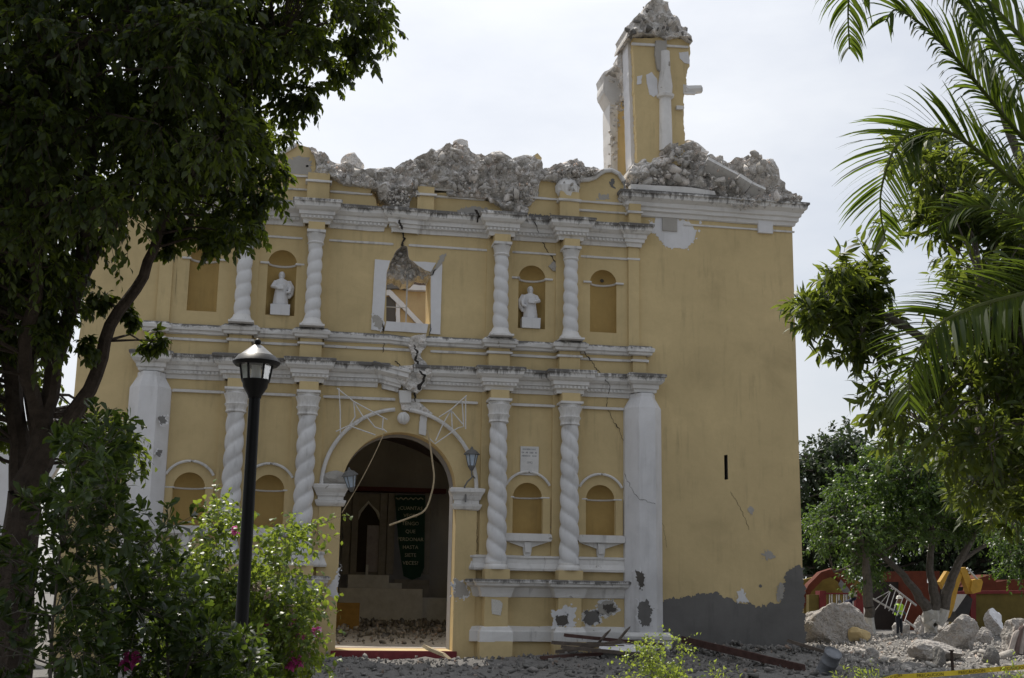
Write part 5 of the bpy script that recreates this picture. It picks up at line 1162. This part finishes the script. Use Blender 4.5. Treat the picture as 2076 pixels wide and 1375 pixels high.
BX(745, 1065, 768, 1160, YA-.14, simple('lilac_cloth', (.32, .31, .36), .9, .2, 4), 'hanging_cloth', alt, .05, ai)
for x0, x1 in ((698, 706), (716, 722), (772, 780), (788, 797), (862, 870)): BX(x0, 1000, x1, 1165, YA-.3, AG, 'colonnette', alt, .3, ai)
BX(692, 985, 905, 1000, YA-.4, simple('red_beam', (.10, .03, .03), .8), 'architrave', alt, .9, ai)
BX(742, 1145, 746, 1166, YA-.85, AW, 'candle', alt, .06, ai)
GREEN = simple('green_cloth', (.012, .05, .035), .8, .2, 3)
bn = empty('banner', P(830, 1175, YA-.6), 'dark green banner with pale lettering hanging beside the altar', 'banner'); bi = Matrix.Translation(-bn.location)
m = MB(); m.prism(XZ([(800, 1004), (862, 1004), (860, 1150), (852, 1170), (835, 1176), (818, 1168), (808, 1100)], YA-.6), YA-.62, YA-.58); o = m.build('cloth', GREEN, bn); o.matrix_parent_inverse = bi
CREAM = simple('pale_lettering', (.55, .55, .48), .8, .1, 5)
for s_, py in (('¿CUANTAS', 1034), ('VECES', 1049), ('TENGO', 1065), ('QUE', 1081), ('PERDONAR', 1097), ('HASTA', 1113), ('SIETE', 1129), ('VECES?', 1145)):
    me = text_mesh(s_, .24, .004); me.materials.append(CREAM); q = P(832, py, YA-.63); o = link(bpy.data.objects.new('lettering', me), bn); o.matrix_basis = Matrix.Translation(q) @ Matrix.Rotation(R(90), 4, 'X'); o.matrix_parent_inverse = bi
m = MB(); m.tube([P(803 + 5*k, 1011 + (2 if k % 2 else -2), YA-.64) for k in range(12)], .03, 4); o = m.build('trim', CREAM, bn); o.matrix_parent_inverse = bi
o = tag(MB().add([], []).box(0, 1, 0, 1, 0, 1).build('mustard_board', simple('mustard_panel', (.20, .12, .03), .8)), 'mustard panel leaning on rubble inside the doorway', 'panel'); a = P(692, 1222, 14); b = P(728, 1262, 14); o.location = (a.x-1.0, 14, .2); o.scale = (b.x-a.x+1.0, .3, a.z-.2)
it = []
for k in range(1800):
    y = random.uniform(3.5, 24); it.append(((random.uniform(-1.5, 8), y, .2 + abs(random.gauss(0, .12))*min(1, y/8)), (.05 + .4*random.random()**2.5)*(1 if y > 8 else .5), rnd_e()))
V, F = scatter(it); o = link(bpy.data.objects.new('rubble', np_mesh('rubble', V, F, STONE_M)), church); o['kind'] = 'stuff'

# ------------------------------------------------------------------ street lamp
lp_ = D(505, 1000, 13.0); lp_.z = 0; lamp = empty('street_lamp', lp_, 'black street lamp with a round roof standing before the church', 'lamp')
dl = (lp_ - CAM).dot(FWD)
def zat(px, py): 
    d = ray(px, py); k = Vector((lp_.x-CAM.x, lp_.y-CAM.y)).length/Vector((d.x, d.y)).length; return CAM.z + d.z*k
zt = zat(523, 687); zr = zat(521, 732); zb = zat(519, 774); zn = zat(517, 802)
m = MB(); m.lathe([(.14, 0), (.14, .25), (.1, .3), (.085, .4), (.072, .5), (.061, zn-.15), (.061, zn)], n=16); m.build('post', BLACK, lamp, True)
m = MB(); m.lathe([(.068, zn-.03), (.075, zn), (.13, zb-.06), (.135, zb-.02), (.15, zb), (.15, zb+.02)], n=18); m.build('neck', BLACK, lamp, True)
gm, t, bs = new_mat('lamp_glass'); bs.inputs['Base Color'].default_value = (.9, .92, .93, 1); bs.inputs['Roughness'].default_value = .12; bs.inputs['Transmission Weight'].default_value = .75; bs.inputs['IOR'].default_value = 1.2
hr = zr - zb - .03
m = MB(); m.lathe([(.14, zb+.02), (.172, zb+.02+hr)], n=6, cap=False); m.build('glass', gm, lamp)
for k in range(6):
    a = math.pi/3*k; m = MB(); m.tube([(.142*math.cos(a), .142*math.sin(a), zb+.01), (.176*math.cos(a), .176*math.sin(a), zb+.03+hr)], .011, 4); m.build('mullion', BLACK, lamp)
m = MB(); m.lathe([(.06, zb+.02), (.05, zb+.1), (.05, zr-.04)], n=12); m.build('bulb', simple('lamp_bulb', (.75, .74, .7), .3, .05, 5, 0), lamp, True)
zc0 = zat(521, 722); zc1 = zat(522, 703)
m = MB(); m.lathe([(.2, zr-.05), (.225, zr-.055), (.25, zr-.03), (.255, zr-.015), (.2, zc0), (.185, zc0+.006)], n=28); rf = m.build('roof', BLACK, lamp, True)
m = MB(); m.lathe([(.19, zc0), (.065, zc1), (.05, zc1+.012), (.02, zc1+.016)], n=28); m.build('roof_cone', simple('sunlit_pale_metal', (.2, .2, .205), .42, .3, 9, .08, 60, .4, spec=.5), rf, True)  # sun glint on the roof put into a paler metal colour
m = MB(); m.sphere((0, 0, zt-.035), .036, 14); m.lathe([(.016, zc1), (.014, zt-.05)], n=8); m.build('finial', BLACK, lamp, True)
# ------------------------------------------------------------------ white annex wall at the far left
m = MB(); m.prism(jag([(-16, -.3), (-7.25, -.3), (-7.25, 4.9), (-9, 5.3), (-16, 5.4)], .5, .02, True, 4), .3, .8); tag(m.build('annex_wall', WHITE2), 'plain white annex wall behind the fig trunk and shrubs', 'wall')
# ------------------------------------------------------------------ rubble in the square
def on(x, y, dz=0.0): return (x, y, gh(x, y) + dz)
def gpx(px, py):                           # where a pixel meets the uneven ground
    z = .1
    for _ in range(6): q = G(px, py, z); z = gh(q.x, q.y)
    return q
bp = P(1697, 1300, 3.2)
bb = P(1697, 1283, 3.2); o = boulder('boulder', (bb.x-.05, 3.3, .66), (1.75, 1.4, 1.5), CONGL, 3, None, 7, 5, .11, R(8)); tag(o, 'big rounded masonry boulder resting against the tower corner', 'boulder')
o2 = boulder('plaster_scab', (bb.x+.5, 2.75, .62), (.55, .3, .5), OCHRE, 8, None, 6, 3); tag(o2, 'ochre plastered lump stuck to the big boulder', 'rubble')
for i, (px, py, wpx, hpx, lab) in enumerate([(1910, 1318, 125, 52, 'long grey boulder before the whitewashed trunk'), (1962, 1310, 105, 70, 'tall grey boulder with a smooth slanted top'), (1945, 1285, 80, 52, 'pale boulder with an ochre edge behind the grey ones'), (2028, 1292, 60, 52, 'white-plastered block with an ochre side'), (1870, 1288, 40, 36, 'small pale block at the foot of the whitewashed trunk'), (1908, 1362, 38, 44, 'upright grey slab beside the tape stake'), (2015, 1348, 44, 36, 'dark squarish rock near the caution tape'), (1835, 1290, 44, 26, 'pinkish jagged chunk near the fallen railing'), (2000, 1310, 40, 34, 'rough pinkish chunk beside the ribbed fragment'), (1270, 1338, 74, 38, None), (1215, 1330, 40, 22, 'flat grey block by the wooden pile'), (1075, 1345, 40, 18, 'low pointed grey stone by the pedestal'), (1770, 1312, 36, 22, 'yellowish chunk lying behind the boulder')]):
    q = gpx(px, py); d = (q - CAM).dot(FWD); w = wpx/FOC*d; h = hpx/FOC*d
    if lab is None:
        o = boulder('fallen_block', (q.x, q.y+.3, h*.42 + gh(q.x, q.y)), (w*1.15, w*.8, h*1.25), [STONE_M, WHITE2], 31, None, 6, 4, .05, .2, (-.15, -.35, 1, .42)); tag(o, 'grey fallen block with a flat white plastered top', 'block'); continue
    o = boulder('boulder', (q.x, q.y + w*.3, gh(q.x, q.y) + h*.4), (w*.8, w*.6, h*1.05), (STONE_M if i in (5, 6, 10, 11) else CONGL) if i != 3 else [CONGL, WHITE2], 40+i, None, 8, 5, .1, .3*i, (-.3, -.6, .6, .5) if i == 3 else None); tag(o, lab, 'boulder')
RIBA = simple('rib_pale', (.42, .37, .34), .9, .25, 6); RIBB = simple('rib_brown', (.17, .12, .11), .9, .25, 6)
# ribbed vault fragment lying on its side
q = gpx(2062, 1330); g = empty('ribbed_fragment', q, 'striped ribbed piece of fallen vault lying on its side', 'rubble'); d = (q-CAM).dot(FWD); sc_ = d/FOC*.72
for k in range(5):
    m = MB(); m.tube([(k*.15-.2 + .3*t, .15*k*0, .05 + (100*sc_-.12*abs(k-3))*math.sin(t*1.5)) for t in np.linspace(0, 1, 9)], [.085, .085, .08, .08, .08, .08, .07, .06, .05], 7); m.build('rib', RIBA if k % 2 == 0 else RIBB, g, True)
o = boulder('back', (.3, .35, .35), (1.0, .6, 1.0), CONGL, 77, g, 6, 4)
# the larger loose stones one by one, the smaller ones as a bed
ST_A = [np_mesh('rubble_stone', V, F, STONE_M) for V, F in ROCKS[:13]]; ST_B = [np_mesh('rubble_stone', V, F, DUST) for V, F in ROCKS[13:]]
cnt = 0; tries = 0; rr = random.Random(5)
for k in range(4000):
    if cnt >= 270: break
    px = rr.uniform(640, 2076); py = 1375 - 105*rr.random()**1.5
    q = gpx(px, py)
    if q.y > 18 or q.y < -8 or (-6 < q.x < 14.4 and q.y > -.75): continue
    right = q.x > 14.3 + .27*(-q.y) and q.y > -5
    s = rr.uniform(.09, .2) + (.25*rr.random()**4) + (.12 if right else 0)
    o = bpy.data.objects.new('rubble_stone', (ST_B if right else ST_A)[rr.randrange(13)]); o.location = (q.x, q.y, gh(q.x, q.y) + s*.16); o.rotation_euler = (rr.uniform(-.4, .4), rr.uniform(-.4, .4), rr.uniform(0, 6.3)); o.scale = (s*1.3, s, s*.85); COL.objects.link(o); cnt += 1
    big = 'larger' if s > .24 else 'small'
    if right: lab = big + (' pale sunlit stone among the boulders by the whitewashed tree' if q.y > 4 else ' pale sunlit stone between the tower corner and the caution tape')
    elif q.x < 5: lab = big + ' grey stone lying before the church door step'
    elif q.x < 9.3: lab = big + ' grey stone lying below the pedestals of the right columns'
    elif q.y > -2.5: lab = big + ' grey stone lying along the cement foot of the tower'
    else: lab = big + ' grey stone lying in the shade beyond the long red beam'
    tag(o, lab, 'stone', lab.split(' ', 1)[1].replace('stone', 'stones', 1))
def bed(name, n, fn, mat, lab):
    it = []
    while len(it) < n:
        x, y = fn()
        if (-6 < x < 14.35 and y > -.7 and y < 5.1): continue
        s = .02 + .16*random.random()**3.2; it.append(((x, y, gh(x, y) + s*.12), (s*1.3, s, s*.8), rnd_e()))
    V, F = scatter(it); o = link(bpy.data.objects.new(name, np_mesh(name, V, F, mat))); tag(o, lab, 'rubble', None, 'stuff')
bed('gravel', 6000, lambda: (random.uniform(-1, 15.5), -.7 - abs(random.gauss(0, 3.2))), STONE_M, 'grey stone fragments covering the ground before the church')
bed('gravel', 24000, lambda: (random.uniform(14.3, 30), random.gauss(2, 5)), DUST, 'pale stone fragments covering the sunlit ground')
# heap against the tower foot
it = []
for k in range(700):
    x = random.uniform(9.8, 14.6); y = -.05 - abs(random.gauss(0, .5)); s = .06 + .22*random.random()**2; it.append(((x, y, gh(x, y) + random.uniform(0, .1)), (s*1.2, s, s*.8), rnd_e()))
V, F = scatter(it); o = link(bpy.data.objects.new('rubble_heap', np_mesh('rubble_heap', V, F, STONE_M))); tag(o, 'loose rubble heaped against the foot of the tower', 'rubble', None, 'stuff')
# -- timber
def beam(p0, p1, w, h, mat, label, grp=None):
    p0 = Vector(p0); p1 = Vector(p1); d = p1-p0; m = MB(); k = 7
    m.tube([(d.length*i/k, .01*math.sin(i*2.1), .012*math.cos(i*1.7)) for i in range(k+1)], [1]*(k+1), 4)
    m.v = [(x, (y)*w*.7, z*h*.7) for x, y, z in m.v]
    o = m.build('timber_beam', mat); o.location = p0; o.rotation_euler = d.to_track_quat('X', 'Z').to_euler(); o.rotation_euler.rotate_axis('X', R(45)); return tag(o, label, 'timber', grp)
a = P(1385, 1297, -.55); b = gpx(1628, 1360); beam(a, (b.x, b.y, b.z+.06), .16, .2, REDWOOD, 'long dark red beam sloping from the tower foot onto rubble')
for i, (p0, y0, p1, y1, mt, lab) in enumerate([((1146, 1288), -1.0, (1345, 1308), -1.0, REDWOOD, 'dark red plank on top of the wooden pile'), ((1121, 1303), -1.1, (1268, 1312), -1.4, WOOD, 'brown plank in the middle of the wooden pile'), ((1130, 1322), -1.3, (1262, 1300), -1.2, WOOD, 'split brown plank slanting up the wooden pile'), ((1098, 1334), -1.5, (1240, 1324), -1.6, REDWOOD, 'dark red plank at the bottom of the wooden pile'), ((1215, 1302), -1.2, (1232, 1282), -.9, WOOD, 'short stub plank poking up from the pile'), ((1248, 1306), -1.2, (1272, 1276), -.9, WOOD, 'thin stick poking up beside the corner pilaster'), ((1140, 1312), -1.6, (1330, 1330), -1.9, WOOD, 'thin brown board below the wooden pile'), ((862, 1312), -.6, (905, 1330), -1.0, BATTEN, 'pale broken stick lying on the door step'), ((1600, 1300), -.8, (1700, 1330), -1.4, WOOD, 'thin board half buried by the tower corner')]):
    beam(P(*p0, y0), P(*p1, y1), .09 if i not in (4, 5) else .05, .07, mt, lab)
# -- dented bucket
q = gpx(1676, 1368); g = empty('bucket', q, 'dented grey metal drum lying in the rubble', 'bucket')
m = MB(); m.lathe([(.21, 0), (.215, .02), (.2, .04), (.2, .3), (.215, .32), (.215, .34), (.2, .36), (.2, .56), (.215, .58), (.2, .6), (.17, .57)], n=24, mod=lambda t, z: 1 + .04*noise.noise(Vector((math.cos(t)*1.5, math.sin(t)*1.5, z*3)))); o = m.build('drum', simple('dull_zinc', (.20, .21, .23), .6, .3, 5, .2, 30, .3), g, True); o.rotation_euler = (R(38), R(8), 0); o.location = (0, .1, .05)
# -- caution tape and its stake
q = gpx(1932, 1372); g = empty('tape_stake', q, 'rusty iron stake driven in behind the caution tape', 'stake'); m = MB(); zt_ = P(1931, 1318, q.y).z
m.box(-.025, .025, -.025, .025, -.2, zt_-q.z); m.box(-.05, .05, -.04, .04, zt_-q.z-.03, zt_-q.z); m.build('rod', simple('rusty_iron', (.05, .035, .028), .8, .4, 12), g)
YEL = simple('yellow_tape', (.62, .48, .04), .45, .1, 6, .1)
g = empty('caution_tape', D(1830, 1371, 21.5), 'sagging yellow caution tape with black lettering along the square', 'tape'); ti = Matrix.Translation(-g.location)
pts = [D(x, y, 21.3) for x, y in ((1700, 1400), (1760, 1388), (1815, 1372), (1830, 1372), (1930, 1365), (2010, 1358), (2080, 1352), (2200, 1340), (2350, 1320))]; o_, _ = limb(pts, [1]*len(pts), 6)
m = MB(); hw = .042; vs = []
for i, p in enumerate(o_): tw = .25*math.sin(i*.5); vs += [p + Vector((0, hw*math.sin(tw), -hw*math.cos(tw))), p + Vector((0, -hw*math.sin(tw), hw*math.cos(tw)))]
m.add(vs, [(2*i, 2*i+2, 2*i+3, 2*i+1) for i in range(len(o_)-1)]); o = m.build('ribbon', YEL, g); o.matrix_parent_inverse = ti
BLK = simple('black_print', (.01, .01, .01), .6, .1, 5, 0)
cum = [0]
for i in range(len(o_)-1): cum.append(cum[-1] + (o_[i+1]-o_[i]).length)
me0 = text_mesh('PRECAUCION', .075, .0004); me0.materials.append(BLK); s0 = .9
while s0 < cum[-1] - .5:
    i = max(k for k in range(len(cum)) if cum[k] <= s0); i = min(i, len(o_)-2); d = (o_[i+1]-o_[i]).normalized(); p = o_[i].lerp(o_[i+1], (s0-cum[i])/(cum[i+1]-cum[i]))
    mr = Matrix((d, Vector((0, 0, 1)) - d*d.z, d.cross(Vector((0, 0, 1))))).transposed().to_4x4()
    o = link(bpy.data.objects.new('lettering', me0), g); o.matrix_basis = Matrix.Translation(p + d.cross(Vector((0, 0, 1)))*.016 + Vector((0, 0, -.026))) @ mr; o.matrix_parent_inverse = ti; s0 += .72

# ------------------------------------------------------------------ beyond the rubble
ORANGE = simple('orange_paint', (.11, .027, .013), .9, .3, 2); MUST = simple('mustard_paint', (.12, .09, .022), .85, .2, 2); REDP = simple('red_paint', (.15, .024, .024), .8, .25, 2); OLIVE = simple('olive_paint', (.17, .12, .025), .9, .3, 2)
def DX(px, py, d): q = D(px, py, d); return q
FY = 25.0
g = empty('arched_pavilion', P(1690, 1290, FY), 'orange arched pavilion front with olive inside by the tower', 'pavilion'); gi = Matrix.Translation(-g.location)
def pxprism(px, y0, y1, mat, name, parent, inv):
    m = MB(); m.prism(XZ(px, y0), y0, y1); o = m.build(name, mat, parent); o.matrix_parent_inverse = inv; return o
arco = [(1610, 1300), (1615, 1230), (1640, 1185), (1665, 1160), (1690, 1152), (1715, 1162), (1738, 1195), (1752, 1300)]; arci = [(1738, 1300), (1725, 1215), (1708, 1180), (1690, 1168), (1668, 1176), (1645, 1200), (1630, 1235), (1628, 1300)]
pxprism(arco + arci, FY, FY+.5, ORANGE, 'arch', g, gi); pxprism([(1610, 1305), (1612, 1180), (1690, 1160), (1745, 1180), (1752, 1305)], FY+2.0, FY+2.3, OLIVE, 'back_wall', g, gi)
pxprism([(1705, 1175), (1722, 1195), (1735, 1240), (1725, 1240), (1712, 1205), (1700, 1185)], FY-.05, FY-.01, simple('grey_paint', (.16, .16, .16), .8), 'band', g, gi)
g = empty('low_fence', P(1700, 1290, FY-1.5), 'low railing between red posts before the orange arch', 'fence'); gi = Matrix.Translation(-g.location)
pxprism([(1640, 1206), (1661, 1206), (1661, 1300), (1640, 1300)], FY-1.7, FY-1.4, MUST, 'panel', g, gi)
for x in (1662, 1738): pxprism([(x, 1198), (x+13, 1198), (x+13, 1300), (x, 1300)], FY-1.8, FY-1.3, REDP, 'post', g, gi)
for k in range(13): pxprism([(1677+4.8*k, 1204), (1678.2+4.8*k, 1204), (1678.2+4.8*k, 1300), (1677+4.8*k, 1300)], FY-1.56, FY-1.5, ZINC if k % 3 else OLIVE, 'bar', g, gi)
pxprism([(1675, 1202), (1738, 1202), (1738, 1205), (1675, 1205)], FY-1.58, FY-1.48, REDP, 'rail', g, gi)
g = empty('yellow_wall', P(2030, 1290, FY-2), 'mustard garden wall with red posts and coping', 'wall'); gi = Matrix.Translation(-g.location)
pxprism([(1930, 1204), (2260, 1200), (2260, 1320), (1930, 1320)], FY-2, FY-1.7, MUST, 'panel', g, gi)
for x in (1968, 2180): pxprism([(x, 1198), (x+11, 1198), (x+11, 1310), (x, 1310)], FY-2.15, FY-1.6, REDP, 'post', g, gi)
pxprism([(1930, 1199), (2260, 1195), (2260, 1201), (1930, 1205)], FY-2.1, FY-1.65, REDP, 'coping', g, gi)
g = empty('orange_house', P(1950, 1290, FY+4), 'low red-orange house front behind the yellow wall', 'house'); gi = Matrix.Translation(-g.location)
pxprism([(1840, 1158), (1905, 1158), (1905, 1300), (1840, 1300)], FY+3, FY+6, ORANGE, 'wall', g, gi)
pxprism([(1960, 1215), (1985, 1172), (2010, 1165), (2020, 1180), (2045, 1176), (2200, 1172), (2200, 1300), (1960, 1300)], FY+3, FY+6, ORANGE, 'wall', g, gi)
pxprism([(1770, 1180), (1840, 1180), (1840, 1300), (1770, 1300)], FY+4, FY+4.4, AD, 'doorway', g, gi)  # near-black sheet standing in for the shade beside the house front
pxprism([(1905, 1190), (1962, 1190), (1962, 1300), (1905, 1300)], FY+4, FY+4.4, AD, 'doorway', g, gi)  # same dark sheet for the shaded gap between the two fronts
# excavator arm
YE = FY-4; g = empty('excavator', P(1930, 1300, YE), 'yellow excavator with its arm folded behind the whitewashed tree', 'excavator'); gi = Matrix.Translation(-g.location); YP = simple('machine_yellow', (.42, .24, .03), .5, .2, 4, .05); BK = simple('machine_black', (.03, .03, .03), .5)
pxprism([(1914, 1258), (1918, 1235), (1930, 1190), (1942, 1158), (1948, 1151), (1956, 1153), (1958, 1162), (1950, 1170), (1942, 1195), (1934, 1232), (1926, 1252)], YE, YE+.4, YP, 'boom', g, gi)
pxprism([(1946, 1152), (1958, 1150), (1972, 1182), (1974, 1200), (1964, 1200)], YE-.05, YE+.3, YP, 'stick', g, gi)
pxprism([(1972, 1176), (1990, 1174), (1993, 1180), (1988, 1200), (1972, 1204), (1968, 1195)], YE-.15, YE+.5, YP, 'bucket', g, gi)
m = MB(); m.tube([P(1960, 1152, YE), P(1982, 1176, YE)], .06, 8); o = m.build('ram', ZINC, g); o.matrix_parent_inverse = gi
pxprism([(1936, 1240), (1960, 1205), (1972, 1215), (1964, 1250), (1945, 1262)], YE+.6, YE+2.2, BK, 'track', g, gi)
pxprism([(1906, 1180), (1920, 1158), (1926, 1160), (1914, 1195)], YE+.2, YE+.5, YP, 'cab_post', g, gi)
pxprism([(1884, 1148), (1889, 1148), (1889, 1182), (1884, 1182)], YE, YE+.2, WHITE2, 'white_post', g, gi)  # plain white post, no part of the machine
# fallen railing
def railing(label, rails, bars, y):
    g = empty('fallen_railing', P(*rails[0][0], y), label, 'railing'); gi = Matrix.Translation(-g.location)
    for k, (a, b) in enumerate(rails + bars):
        m = MB(); m.tube([P(*a, y), P(*b, y-.3)], .045 if k < len(rails) else .016, 6); o = m.build('rail' if k < len(rails) else 'bar', simple('rail_white_%d' % k, (.42, .41, .40), .6) if k < len(rails) else ZINC, g); o.matrix_parent_inverse = gi
railing('tilted white railing leaning among trunks and workers', [((1804, 1186), (1858, 1228)), ((1770, 1214), (1812, 1238)), ((1836, 1258), (1856, 1273))], [((1808+8*k, 1190+6*k), (1794+8*k, 1234+5*k)) for k in range(6)] + [((1772, 1216), (1812, 1194)), ((1770, 1242), (1806, 1198))], 15.0)
# workers
SKIN = (.20, .11, .07)
def worker(label, loc, facing, bend, shirt, trousers, vest=None, height=1.7):
    g = empty('person', loc, label, 'person'); g.rotation_euler = (0, 0, facing); k = height/1.75
    m, t, b = new_mat('work_clothes_%d' % int(loc[0]*10)); sp = t.nodes.new('ShaderNodeSeparateXYZ'); t.links.new(objvec(t), sp.inputs[0])
    rm = ramp(t, sp.outputs['Z'], [(0, trousers), (.5, trousers)]); mr = t.nodes.new('ShaderNodeMapRange'); mr.inputs['From Max'].default_value = 2.0; t.links.new(sp.outputs['Z'], mr.inputs['Value']); t.links.new(mr.outputs[0], rm.inputs['Fac'])
    e = rm.color_ramp; e.interpolation = 'CONSTANT'; e.elements[1].position = .49*k; e.elements[1].color = (*shirt, 1); x = e.elements.new(.745*k); x.color = (*SKIN, 1); t.links.new(rm.outputs['Color'], b.inputs['Base Color']); b.inputs['Roughness'].default_value = .9
    mb = MB(); Bd = lambda p: (p[0], p[1] - max(0, p[2]-.95)*math.sin(bend), .95 + (p[2]-.95)*math.cos(bend) if p[2] > .95 else p[2])
    def tb(pts, r, n=10): mb.tube([tuple(c*k for c in Bd(p)) for p in pts], [q*k for q in r], n)
    tb([(0, 0, .9), (0, 0, 1.0), (0, 0, 1.2), (0, .01, 1.38), (0, .01, 1.46), (0, 0, 1.52)], [.15, .155, .16, .17, .1, .055], 14)
    for s in (-1, 1):
        tb([(s*.09, 0, .98), (s*.1, -.02, .5), (s*.11, .02, .1)], [.095, .07, .05]); tb([(s*.11, .04, .05), (s*.115, -.14, .03)], [.05, .04])
        tb([(s*.17, 0, 1.42), (s*.25, .0, 1.15), (s*.2, -.2, 1.02)], [.06, .05, .04]); h = (s*.19, -.23, 1.0)
        tb([(s*.2, -.2, 1.02), h], [.036, .034])
        for f in range(4): tb([h, (h[0]+(f-1.5)*.018, h[1]-.06-.01*(f in (1, 2)), h[2]-.02), (h[0]+(f-1.5)*.018, h[1]-.07, h[2]-.05)], [.011, .01, .008], 5)
        tb([h, (h[0]-s*.04, h[1]-.02, h[2]-.01), (h[0]-s*.05, h[1]-.05, h[2]-.02)], [.012, .011, .009], 5)
    hc = Bd((0, -.01, 1.63)); mb.sphere(tuple(c*k for c in hc), .105*k, 14, squash=(.8, .95, 1.15)); mb.sphere((0, (hc[1]-.1)*k, (hc[2]-.01)*k), .022*k, 8)
    o = mb.build('body', m, g); r = o.modifiers.new('remesh', 'REMESH'); r.mode = 'VOXEL'; r.voxel_size = .014; r.use_smooth_shade = True
    hm = MB(); hm.lathe([(.15, 0), (.125, .015), (.12, .06), (.09, .115), (.03, .14), (.0, .142)], n=16, cap=False); o = hm.build('hard_hat', simple('hat_white_%d' % int(loc[0]*10), (.7, .68, .6), .4, .05, 4, 0), g, True); o.location = (0, hc[1]*k, (hc[2]+.05)*k); o.scale = (k, k, k)
    if vest:
        vm = MB(); vm.lathe([(.19, .98), (.18, 1.1), (.185, 1.3), (.2, 1.4), (.13, 1.47)], n=16, cap=False); vm.v = [tuple(c*k for c in Bd((x, y*.95, z))) for x, y, z in vm.v]; o = vm.build('vest', simple('vest_lime', (.38, .62, .03), .6, .1, 4, 0), g, True)
        vm = MB(); vm.lathe([(.195, 1.12), (.193, 1.17)], n=16, cap=False); vm.v = [tuple(c*k for c in Bd((x, y*.95, z))) for x, y, z in vm.v]; vm.build('reflective_band', ZINC, o, True)
    return g
q = P(1824, 1292, 16.5); worker('worker in a lime vest and white hard hat by the fallen railing', (q.x, 16.5, gh(q.x, 16.5)), R(20), R(5), (.05, .06, .09), (.015, .017, .025), True)
q = P(1715, 1290, 11.0); worker('stooping worker in dark blue and white hard hat behind the big boulder', (q.x-.1, 11.0, gh(q.x, 11)), R(60), R(38), (.02, .025, .06), (.015, .017, .03), False, 1.72)
